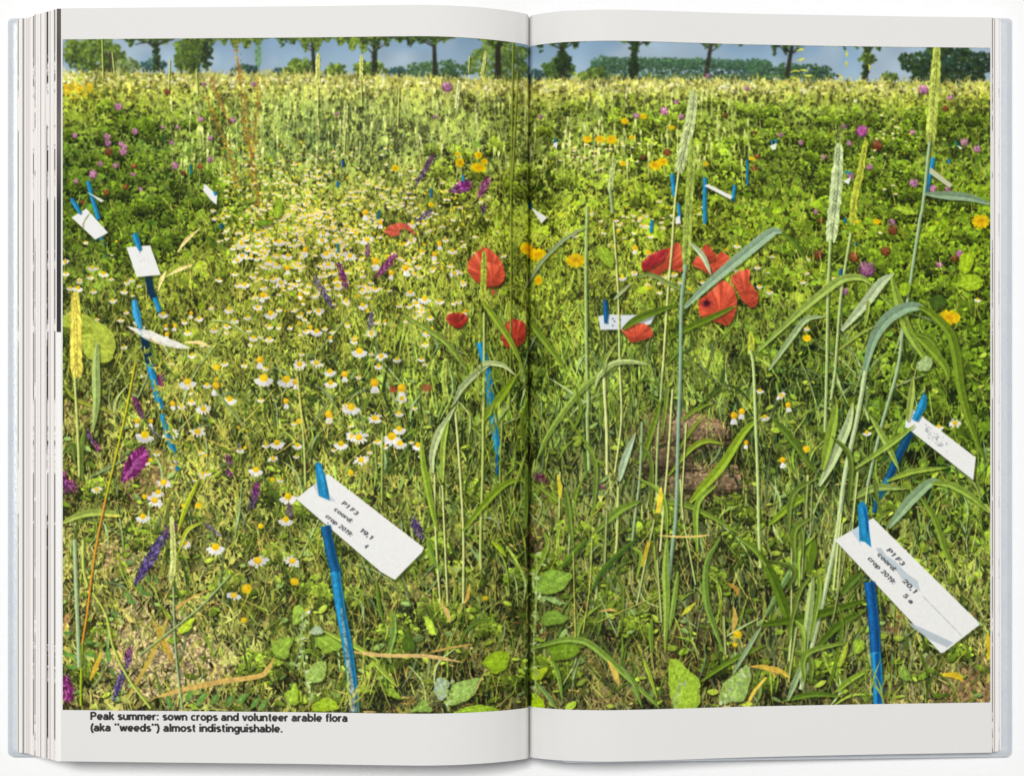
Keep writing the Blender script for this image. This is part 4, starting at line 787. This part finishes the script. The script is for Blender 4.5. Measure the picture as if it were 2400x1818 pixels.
for P, w, c in [([(1597,721),(1660,660),(1736,596),(1790,553),(1812,541),(1830,547)],30,(134,168,150)),([(1826,545),(1859,571),(1886,617)],14,(72,112,40)),([(1610,569),(1640,600),(1660,645)],15,(158,182,160)),([(1770,822),(1871,728),(1932,678),(1972,652),(2015,650),(2040,668)],23,(122,156,84)),([(1967,774),(2023,710),(2061,662),(2092,640)],29,(154,178,152)),([(2086,648),(2104,710),(2129,781),(2185,867)],28,(110,146,64)),([(2059,690),(2094,723),(2120,760)],15,(104,142,60)),([(2018,880),(2043,794),(2074,748),(2112,723),(2145,717),(2175,728)],34,(122,156,136)),([(2150,718),(2180,733),(2221,774),(2238,824),(2251,911),(2276,999),(2307,1078)],27,(88,126,40)),([(2132,774),(2175,812),(2213,857),(2222,890)],23,(96,136,48)),([(2140,780),(2175,790),(2205,830)],13,(86,124,44)),([(1795,867),(1846,794),(1884,748),(1929,741)],18,(132,162,124)),([(2165,453),(2213,457),(2270,462),(2330,480)],24,(118,148,128)),([(1960,820),(2000,788),(2050,760)],9,(124,152,80)),([(2023,765),(2030,720),(2030,700)],11,(120,150,80))]: blade(P, w, c)
stem([(2024,868),(2005,974),(1975,1113),(1960,1227),(1947,1298),(1922,1412),(1907,1475),(1871,1614)], 14, (156,180,150))
for P, w, c in [([(1914,1138),(1947,1075),(1980,999),(1995,943)],27,(150,176,140)),([(1922,1100),(1942,1012),(1957,943)],28,(112,150,62)),([(2036,974),(2074,1037),(2104,1100)],19,(116,152,78)),([(1993,1100),(2086,1037),(2142,994)],15,(116,152,70)),([(2074,1126),(2137,1103),(2221,1093)],15,(116,150,66)),([(1985,1171),(2048,1141),(2124,1143)],22,(112,144,80)),([(2078,1235),(2110,1195),(2137,1164),(2180,1128),(2210,1132)],30,(124,158,130)),([(2180,1130),(2226,1134),(2276,1161),(2320,1200)],20,(108,146,66)),([(2155,1164),(2188,1214),(2215,1290),(2241,1336)],17,(94,132,50)),([(1795,1229),(1846,1184),(1902,1151)],21,(102,142,46)),([(1805,981),(1846,1025),(1912,1113)],19,(74,112,40)),([(2124,985),(2132,930),(2137,880)],20,(124,152,82)),([(1900,1260),(1893,1300),(1886,1344)],34,(82,124,38)),([(1886,1270),(1833,1361),(1778,1457)],15,(98,140,88)),([(1775,1293),(1808,1361),(1846,1463),(1852,1525)],26,(66,106,28)),([(1780,1463),(1897,1442),(2030,1402)],24,(62,100,26)),([(1902,1522),(1960,1463),(2020,1430)],20,(64,104,30)),([(1967,1390),(1990,1362),(2014,1342)],24,(68,108,40)),([(1952,1620),(1990,1590),(2033,1566)],16,(110,152,60)),([(1830,1640),(1900,1625),(1970,1630)],16,(72,116,40)),([(1840,1640),(1860,1590),(1885,1535)],17,(124,156,120)),([(1900,1350),(1890,1440),(1870,1600)],22,(130,160,110)),([(1935,1620),(1968,1480),(1960,1420)],9,(80,120,40))]: blade(P, w, c)
for _ in range(46):
    x = rng.normal(1900, 75) if rng.random() < .6 else rng.normal(1480, 110); y = rng.uniform(1180, 1600); L = rng.uniform(90, 240); a = -1.57+rng.normal(.05, .14)
    if rng.random() < .55: stem([(x, y), (x+math.cos(a)*L*.5, y+math.sin(a)*L*.5), (x+math.cos(a)*L*1.02, y+math.sin(a)*L)], rng.uniform(4, 8), np.array([150, 172, 120])*rng.uniform(.8, 1.1))
    else: blade([(x, y), (x+math.cos(a)*L*.5, y+math.sin(a)*L*.5), (x+math.cos(a)*L*.7+rng.normal(0, 45), y+math.sin(a)*L*.72)], rng.uniform(10, 17), np.array([100, 138, 60])*rng.uniform(.75, 1.15))
# ---- foreground broad leaves
def broad(P, col, ribs=4):
    P = spline(np.vstack([P, P[:1]]), 5)[:-1]; P = np.array(P, float); P += rng.normal(0, .9, P.shape); col = np.array(col, float)*[1., .97, 1.]; poly(P+[4, 6], (34, 36, 14), .5); poly(P, col, 1, .18, smooth=False)
    c = P.mean(0); k = np.argsort(-np.hypot(*(P-c).T))[0]; far = 2*c-P[k]
    poly(c+(P-c)*.8+[-1, -1], col*1.06+2, .5); ribbon([P[k], c, far], 2, col*1.2+8, .7)
    for t in np.linspace(.2, .8, ribs):
        q = P[k]+(far-P[k])*t; v = np.array([-(far-P[k])[1], (far-P[k])[0]])*.28; ribbon([q, q+v*.8+(P[k]-c)*.12], 1.3, col*1.14+6, .55); ribbon([q, q-v*.8+(P[k]-c)*.12], 1.3, col*.86, .5)
broad(zp(140,470,[(30,1040),(150,1035),(250,1050),(330,1095),(430,1150),(500,1225),(520,1310),(510,1400),(470,1475),(380,1490),(270,1450),(215,1360),(170,1260),(100,1180),(30,1150)]), (148, 170, 68), 7); poly(zp(140,470,[(30,1160),(200,1150),(330,1190),(250,1225),(120,1230),(30,1220)]), (112, 134, 44), .55, smooth=True)
ear([(176,690),(178,760),(178,830),(180,870)], 29, (206, 192, 92)); blade([(229,800),(226,860),(227,936),(219,1010)], 23, (128,160,104))
for o_, P, c in [((690,1260),[(210,870),(350,880),(450,950),(440,1000),(360,1030),(290,1050),(240,1000),(210,950)],(116,160,58)),((690,1260),[(90,1250),(150,1180),(230,1120),(300,1130),(300,1220),(280,1290),(200,1320),(130,1300)],(128,168,82)),((690,1260),[(1730,1140),(1780,1080),(1840,1045),(1940,1040),(1990,1090),(1970,1150),(1950,1200),(1860,1250),(1790,1200)],(120,164,40)),((690,1260),[(1450,1340),(1580,1300),(1710,1280),(1690,1380),(1640,1460),(1540,1510),(1440,1530),(1430,1440)],(124,166,84)),((690,1260),[(1290,1400),(1340,1270),(1440,1310),(1420,1380),(1400,1460),(1350,1480)],(152,178,142)),((690,1260),[(1080,1585),(1140,1520),(1200,1470),(1250,1520),(1275,1585)],(112,156,70)),((690,1260),[(1500,1585),(1600,1540),(1750,1530),(1850,1560),(1860,1600),(1500,1600)],(120,166,50)),((690,1260),[(840,1380),(920,1370),(1000,1460),(930,1460)],(110,150,50)),((690,1260),[(620,1400),(650,1280),(680,1290),(670,1370),(720,1380),(660,1420)],(108,152,50)),((690,1260),[(1210,730),(1270,740),(1330,860),(1270,880),(1230,820)],(150,190,66)),((690,1260),[(1010,910),(1060,850),(1120,960),(1100,1020),(1010,1010)],(66,104,30)),((690,1260),[(0,620),(60,600),(120,680),(60,760),(0,780)],(122,164,64)),((690,1260),[(0,1310),(60,1380),(80,1460),(40,1510),(0,1520)],(140,182,54)),((690,1260),[(190,1510),(300,1450),(370,1480),(420,1560),(200,1585)],(130,172,46)),((690,1260),[(140,860),(220,790),(280,850),(200,880)],(150,176,134)),((1230,1260),[(60,510),(120,400),(200,300),(300,295),(430,335),(380,420),(330,480),(200,520)],(110,158,62)),((1230,1260),[(140,740),(190,690),(260,660),(330,690),(400,730),(350,780),(300,790),(180,810)],(100,146,56)),((1230,1260),[(180,990),(260,960),(350,930),(490,1010),(450,1080),(400,1100),(340,1120),(250,1120),(220,1060)],(96,142,40)),((1230,1260),[(1310,1100),(1370,1110),(1410,1130),(1480,1210),(1530,1250),(1590,1310),(1595,1380),(1590,1430),(1570,1560),(1370,1580),(1320,1450),(1300,1300)],(128,172,58)),((1230,1260),[(1800,1340),(1900,1260),(2030,1170),(2070,1280),(2040,1400),(2000,1500),(1900,1510),(1770,1510)],(124,164,84)),((1230,1260),[(60,1440),(110,1460),(160,1500),(175,1590),(60,1590)],(134,180,36)),((1230,1260),[(60,1250),(200,1190),(170,1280),(120,1320),(60,1310)],(140,172,46)),((1230,1260),[(100,540),(230,540),(320,570),(320,620),(230,590)],(120,160,90)),((1770,1260),[(890,950),(950,930),(1000,980),(960,1050),(900,1060)],(124,164,56)),((1770,1260),[(1300,1200),(1370,1170),(1430,1280),(1440,1320),(1330,1290)],(104,150,60)),((1770,1260),[(730,1180),(770,1080),(840,960),(830,1060),(780,1180)],(140,170,60)),((140,1260),[(1095,870),(1140,790),(1250,720),(1230,810),(1190,850)],(150,186,56)),((140,1260),[(1970,960),(2050,910),(2170,905),(2140,1020),(2130,1080),(2060,1100),(1990,1050)],(116,158,60)),((140,1260),[(2080,1420),(2150,1380),(2200,1320),(2212,1500),(2150,1520)],(130,172,60)),((1770,470),[(1870,620),(1900,500),(1980,480),(2020,540),(1990,630),(1930,680)],(132,172,40)),((1770,470),[(1870,780),(1920,690),(2050,680),(2110,760),(2060,820),(1960,830)],(128,170,44)),((1770,470),[(1480,1500),(1580,1430),(1630,1500),(1580,1570),(1490,1560)],(140,172,110)),((1770,470),[(1320,780),(1380,750),(1430,790),(1400,870),(1330,870)],(116,160,40)),((1770,470),[(1600,900),(1700,870),(1770,930),(1700,1000),(1620,980)],(60,96,30)),((1770,470),[(1260,60),(1400,50),(1480,120),(1380,130)],(126,164,52)),((1230,470),[(650,430),(740,440),(800,520),(790,620),(720,590),(660,500)],(118,160,48)),((140,470),[(1820,200),(1900,170),(1990,180),(1960,220),(1870,230)],(84,128,34)),((140,470),[(1990,150),(2010,20),(2060,0),(2070,100),(2030,160)],(116,160,44)),((690,470),[(1900,830),(1960,820),(1940,870)],(116,160,44))]:
    broad(zp(*o_, P), c)
for P in ([(716,1425),(708,1480),(716,1560),(735,1640)], [(1258,1310),(1255,1420),(1250,1520),(1256,1640)], [(1046,1590),(1050,1660)], [(1570,1650),(1585,1600)], [(1690,1650),(1712,1600),(1740,1570)]):
    ribbon(P, 4, (136, 164, 96), .9, (.6, 1))
    for x, y in spline(P, 5)[::2]:
        for _ in range(5): leaf(x+rng.normal(0, 7), y+rng.normal(0, 6), rng.uniform(8, 17), rng.uniform(4, 8), rng.uniform(0, 3.1), np.array([(170,190,140),(150,178,110),(124,158,76)][rng.integers(3)])*rng.uniform(.85, 1.1), .95, .2, .7)
for x, y, L, a in [(445,1625,34,-1.2),(475,1630,36,-1.0),(505,1632,36,-1.1),(540,1636,34,-1.1),(570,1630,36,-1.0),(600,1640,34,-1.1),(618,1645,30,-1.2),(398,1640,34,1.3),(350,1350,24,1.3),(368,1352,24,1.2),(330,1372,26,.9),(345,1385,28,.3),(300,1390,22,.8),(310,1405,26,.2),(270,1435,26,.7),(160,1480,24,.2),(160,1530,26,-.2),(210,1500,26,-.2),(215,1530,28,.2),(170,1560,24,0),(235,1540,30,.5),(255,1530,36,1.4),(265,1570,26,1.2)]: leaf(x, y, L, L*.36, a, np.array([82, 134, 58])*rng.uniform(.9, 1.15), 1, .15, .7); leaf(x-1, y-1, L*.8, L*.1, a, (120, 164, 90), .5)
ribbon([(430,1656),(500,1656),(545,1659)], 3, (150,170,90))
for o_, P, w, c in [((1230,1260),[(60,1030),(300,945),(450,930),(600,980),(850,1200),(1100,1440),(1220,1560)],19,(100,142,66)),((1230,1260),[(1290,0),(1275,300),(1285,600),(1270,1050)],20,(112,152,72)),((1230,1260),[(1390,300),(1350,600),(1310,850)],14,(104,146,70)),((1230,1260),[(560,0),(430,150),(310,290)],15,(66,112,34)),((1230,1260),[(1010,0),(850,140),(700,300),(600,480)],16,(58,100,34)),((1230,1260),[(1150,730),(1140,900),(1150,1080)],12,(88,134,52)),((1230,1260),[(250,1130),(300,1260),(340,1500)],12,(96,140,66)),((1230,1260),[(100,1340),(200,1450),(290,1580)],13,(100,140,84)),((1230,1260),[(870,1170),(980,1330),(1060,1560)],12,(96,136,70)),((1230,1260),[(1070,1100),(1120,1230),(1200,1480)],11,(124,160,60)),((1230,1260),[(1600,1320),(1850,1150),(2210,980)],13,(84,126,40)),((1230,1260),[(1900,1250),(2050,1000),(2170,800)],12,(128,162,130)),((1230,1260),[(1960,0),(2100,100),(2212,260)],15,(92,132,50)),((690,1260),[(280,840),(480,940),(680,1040),(800,1130)],13,(128,164,72)),((690,1260),[(900,1140),(880,1050),(930,850),(930,650)],15,(98,142,70)),((690,1260),[(770,380),(790,600),(840,800)],10,(80,124,44)),((690,1260),[(1520,1010),(1580,850),(1700,760),(1850,740)],9,(74,116,44)),((690,1260),[(1360,1000),(1180,420),(1130,250)],3,(90,130,50)),((690,1260),[(1230,0),(1270,120),(1320,260)],12,(90,136,50)),((690,1260),[(1820,20),(1900,90),(1960,170)],12,(130,168,50)),((690,1260),[(730,1110),(790,1180),(900,1290),(960,1360)],13,(124,160,72))]: blade(zp(*o_, P), w, c)
# straw and dry leaves
for P, w, c in [([(350,1635),(418,1614),(520,1592),(608,1579),(630,1562),(648,1530)],12,(214,178,96)),([(815,1520),(900,1530),(1000,1532),(1090,1548)],9,(222,188,118)),([(1000,1525),(1060,1512),(1110,1505)],5,(196,160,80)),([(360,1447),(380,1488),(395,1520),(408,1556)],[2,14,12,2],(200,166,60)),([(396,1442),(375,1490),(345,1555),(299,1630)],[3,12,10,4],(196,170,70)),([(410,1425),(445,1400),(495,1376)],[8,6,2],(212,176,88)),([(1112,1620),(1140,1560)],3,(210,176,110)),([(1100,1365),(1095,1395),(1088,1410)],[3,10,3],(216,176,80)),([(1035,1408),(1048,1430),(1055,1455)],[3,11,2],(220,182,110)),([(1420,1545),(1436,1575),(1444,1600)],[4,15,5],(214,184,84)),([(1590,1440),(1605,1425),(1622,1411)],[2,12,2],(190,190,70)),([(1752,1560),(1790,1562),(1812,1585)],[4,12,3],(204,164,70)),([(1745,1650),(1760,1620),(1790,1585)],[4,9,5],(206,180,80)),([(1712,1420),(1716,1450),(1710,1480)],[4,14,3],(200,170,80)),([(1542,1140),(1540,1165),(1535,1200)],[4,14,10],(206,184,70)),([(1305,1110),(1310,1140),(1310,1165)],[4,12,4],(196,180,70)),([(1515,1265),(1505,1300),(1498,1325)],[8,9,4],(196,170,50)),([(1770,1560),(1820,1570),(1845,1588)],[8,14,3],(214,180,70)),([(2205,1578),(2240,1580),(2255,1592)],[6,16,5],(218,186,40)),([(2313,1480),(2318,1510),(2316,1540)],[4,12,4],(214,186,40)),([(300,1530),(250,1480),(215,1570)],2,(150,110,50)),([(240,1525),(225,1560),(212,1590)],[4,13,3],(222,184,60)),([(1400,1430),(1425,1425),(1440,1430)],[2,8,2],(206,176,90)),([(150,1470),(158,1440),(163,1455)],[4,12,4],(196,150,90)),([(1700,1365),(1720,1380),(1720,1395)],[4,12,4],(180,140,60)),([(1380,1210),(1400,1190),(1420,1160)],3,(160,150,60)),([(1530,1252),(1600,1256),(1660,1252)],5,(206,180,110))]: ribbon(P, w, c)
stem([(318,850),(300,945),(282,1025),(262,1110),(249,1164)], 5, (170,168,50)); stem([(249,1164),(229,1260),(215,1350),(206,1425),(193,1505)], 6, (206,146,50)); stem([(193,1505),(190,1600),(190,1650)], 7, (128,160,40))
stem([(218,1384),(249,1437),(267,1513),(302,1584),(355,1655)], 7, (150,174,90)); stem([(408,1371),(413,1513),(429,1657)], 5, (134,164,130)); stem([(540,1345),(480,1410),(420,1460),(330,1530)], 6, (124,156,110)); stem([(195,1260),(196,1330),(206,1370)], 8, (150,176,100)); stem([(175,1260),(180,1400),(186,1560)], 12, (140,168,140))
stem([(1383,1260),(1378,1370),(1362,1480)], 3, (160,170,90)); stem([(1340,1290),(1345,1490)], 3, (160,170,90)); stem([(1395,1455),(1460,1425),(1530,1395)], 3, (150,160,80))
for P in ([(700,885),(712,980),(730,1060)], [(745,1010),(790,970),(850,905)], [(790,1110),(840,1060),(880,1030)], [(560,1000),(600,960),(655,900)], [(470,1020),(520,1040),(548,1050)], [(640,1065),(680,1040),(745,985)], [(400,900),(440,980),(480,1090)], [(430,870),(500,980),(560,1060)], [(360,780),(420,870),(470,930)]): ribbon(P, 3, (196, 176, 90), .8)
# ---- the two legible cards in front
card([(771,1106),(995,1279),(990,1290),(927,1354),(894,1335),(696,1165)]); card([(2042,1212),(2290,1452),(2295,1461),(2210,1526),(2203,1528),(1951,1264)])
poly(zp(1770,1260,[(1100,90),(1150,85),(1190,150),(1280,210),(1400,330),(1490,390),(1520,490),(1440,440),(1340,370),(1280,280),(1180,210),(1130,150)]), (188,200,206), .9, .04); poly(zp(1770,1260,[(1400,770),(1520,820),(1830,960),(1770,1005),(1600,930),(1440,820)]), (180,192,198), .9, .04); ribbon(zp(1770,1260,[(1540,530),(1910,900)]), 1.6, (176,182,186), .9, (1, 1))
poly([(736,1132),(748,1128),(790,1172),(768,1168),(750,1160)], (176,186,196), .6, .02); poly([(1990,1242),(2006,1234),(2014,1278)], (168,196,214), .6, .02)
stake([(765,1228),(780,1300),(792,1344)], 23, BD*1.05); stake([(788,1335),(800,1420),(815,1500),(826,1580),(834,1662)], 23, BU*.98)
ribbon([(802,1420),(816,1530),(824,1600),(830,1662)], [3, 8, 14, 20], (150,140,120), .75, grain=.9)
stake([(2033,1362),(2042,1440),(2048,1528)], 25, np.array([16, 82, 142])); stake([(2048,1526),(2053,1590),(2054,1650)], 24, BU*.95); ribbon([(2051,1530),(2055,1600),(2056,1650)], 9, (14,70,140), .8, (1, 1))
poly([(741,1083),(747,1078),(756,1084),(764,1112),(768,1130),(776,1169),(762,1163),(750,1158),(744,1120)], BU, 1, .12); ribbon([(748,1084),(757,1120),(763,1158)], 7, BU*1.08+14, .8); ribbon([(761,1100),(768,1135),(774,1164)], 4, BU*.74, .8)
poly([(2005,1186),(2010,1176),(2016,1173),(2024,1178),(2029,1192),(2033,1240),(2038,1281),(2022,1268),(2010,1266)], BU, 1, .12); ribbon([(2012,1186),(2018,1220),(2022,1262)], 9, BU*1.06+10, .8); ribbon([(2019,1182),(2027,1215),(2029,1250)], 6, (10,84,150), .9)
for cx_, y0_, y1_ in ((832, 1560, 1662), (2052, 1560, 1655)):
    for _ in range(16):
        x, y = cx_+rng.normal(0, 26), rng.uniform(y0_+40, y1_+14); L = rng.uniform(40, 100); a = -1.57+rng.normal(0, .45); c = np.array([(118,148,56),(96,128,46),(168,168,84),(140,160,70)][rng.integers(4)])*rng.uniform(.8, 1.1)
        ribbon([(x, y), (x+math.cos(a)*L*.5, y+math.sin(a)*L*.5), (x+math.cos(a)*L*.9+rng.normal(0, 12), y+math.sin(a)*L)], [3, rng.uniform(3, 6), 1], c, .95, m=5)
for _ in range(60):
    t = rng.random(); x = 1124+44*t+rng.normal(0, 14); y = 830+290*t+rng.normal(0, 20); L = rng.uniform(16, 44); leaf(x, y, L, rng.uniform(2, 4.5), 1.57+rng.normal(0, .35), np.array([(120,150,60),(98,130,46),(160,172,90)][rng.integers(3)])*rng.uniform(.75, 1.1), .9, .2, .6)
# card lettering
def tagtext(o, ax, ay, s, t, string, length, hgt, col=(66, 66, 70)):
    o, ax, ay = np.array(o, float), np.array(ax, float), np.array(ay, float)
    for tri in text_polys(string, length, hgt):
        q = o+(s+tri[:, :1])*ax+(t-tri[:, 1:])*ay; poly(q, col, .95, .05)
for o_, ax, ay, rows_ in (((771,1106),(224,173),(-75,59),[(.272,.42,'P1 F3',.165),(.272,.66,'coord:',.19),(.545,.68,'19,1',.13),(.272,.93,'crop 2019:',.285),(.675,.93,'4',.03)]),
        ((2042,1212),(253,248),(-91,51),[(.24,.345,'P1 F3',.155),(.235,.575,'coord:',.17),(.475,.60,'20,1',.125),(.225,.80,'crop 2019:',.255),(.565,.83,'5 a',.085)])):
    for s, t, string, L in rows_: tagtext(o_, ax, ay, s, t-.02, string, L*.95, .108)
# ink balance of the print: warmer greens, fuller contrast
r, g, b = cv[..., 0], cv[..., 1], cv[..., 2]
mn = np.minimum(r, g); k = np.clip((mn-b)/40, 0, 1)*(r < g*1.15)
lum = .3*r+.59*g+.11*b
b -= k*.13*(mn-b); r += k*.27*np.maximum(g-r, 0)
lum = .3*r+.59*g+.11*b
sc_ = 1+k*(np.clip(1.03+(lum-108)/112*.24, .5, 1.14)-1)
cv = cv*sc_[..., None]
cv = cv*.64+.09*(np.roll(cv, 1, 0)+np.roll(cv, -1, 0)+np.roll(cv, 1, 1)+np.roll(cv, -1, 1))

# ---------------------------------------------------------------- lay the ink on the pages
img = bpy.data.images.new('meadow_print', W, H, alpha=False); img.colorspace_settings.name = 'sRGB'
buf = np.ones((H, W, 4), np.float32); buf[..., :3] = np.clip(cv, 0, 255)[::-1]/255
img.pixels.foreach_set(buf.ravel()); img.update(); img.pack()
m_ink, nt, b = new_mat('printed_ink'); ti = node(nt, 'ShaderNodeTexImage'); ti.image = img; ti.extension = 'EXTEND'; ti.interpolation = 'Cubic'
uvn = node(nt, 'ShaderNodeUVMap', uv_map='ink'); nt.links.new(uvn.outputs[0], ti.inputs['Vector'])
mg = node(nt, 'ShaderNodeMix', data_type='RGBA', blend_type='MULTIPLY'); mg.inputs[0].default_value = 1; mg.inputs[7].default_value = (.985, .98, .97, 1)
nt.links.new(ti.outputs['Color'], mg.inputs[6]); nt.links.new(mg.outputs[2], b.inputs['Base Color']); b.inputs['Roughness'].default_value = .6; b.inputs['Specular IOR Level'].default_value = .06
YT, YB = .08486, -.07987
def clipx(P, a, c):
    xs = np.unique(np.concatenate([P[:, 0], [a, c]])); xs = xs[(xs >= a-1e-9) & (xs <= c+1e-9)]
    return np.stack([xs, np.interp(xs, P[:, 0], P[:, 1])], 1)
ug = (1239.5-PX0)/(PX1-PX0)
xa = float(sheet_x(147, .0182)); xb = float(sheet_x(2321, .0066))
PL = clipx(left, xa, left[-1, 0]); PR = clipx(right, right[0, 0], xb)
ul = (PL[:, 0]-xa)/(XG-xa)*ug; ur = ug+(PR[:, 0]-XG)/(xb-XG)*(1-ug)
o = surf(PL, YB, YT, .00004, 'printed_photograph', m_ink, pl, 1, ul); o['label'] = 'colour print of a flowering meadow with chamomile and white plot cards'
o = surf(PR, YB, YT, .00004, 'printed_photograph', m_ink, pr, 1, ur); o['label'] = 'colour print of meadow with red poppies and tall wheat stems'
# caption in bold sans lettering below the picture
m_black, nt, b = new_mat('black_ink'); b.inputs['Base Color'].default_value = (.016, .016, .016, 1); b.inputs['Roughness'].default_value = .6
CV, CF = [], []
for string, x0, x1, y0, y1 in (('Peak summer: sown crops and volunteer arable flora', 212.3, 814.8, 1685.8, 1690.8), ('(aka \u201cweeds\u201d) almost indistinguishable.', 212.0, 662.6, 1712.6, 1715.5)):
    S, wd = strokes(string, .245)
    for a, c in S:
        n = len(a); V = np.vstack([a, c])
        px = x0+V[:, 0]/wd*(x1-x0); py = y0+(px-x0)/(x1-x0)*(y1-y0)-V[:, 1]*18.6
        z = np.interp(sheet_x(px, .02), left[:, 0], left[:, 1]); X = sheet_x(px, z); Y = (1000-py)*(CAMH-z)/4590-.01008
        k = len(CV); CV += [(q, r, CZ+s+.00005) for q, r, s in zip(X, Y, z)]; CF += [(k+i, k+n+i, k+n+i+1, k+i+1) for i in range(n-1)]
cap = mesh_obj('caption', CV, CF, m_black, pl); cap['label'] = 'two lines of bold black caption lettering'
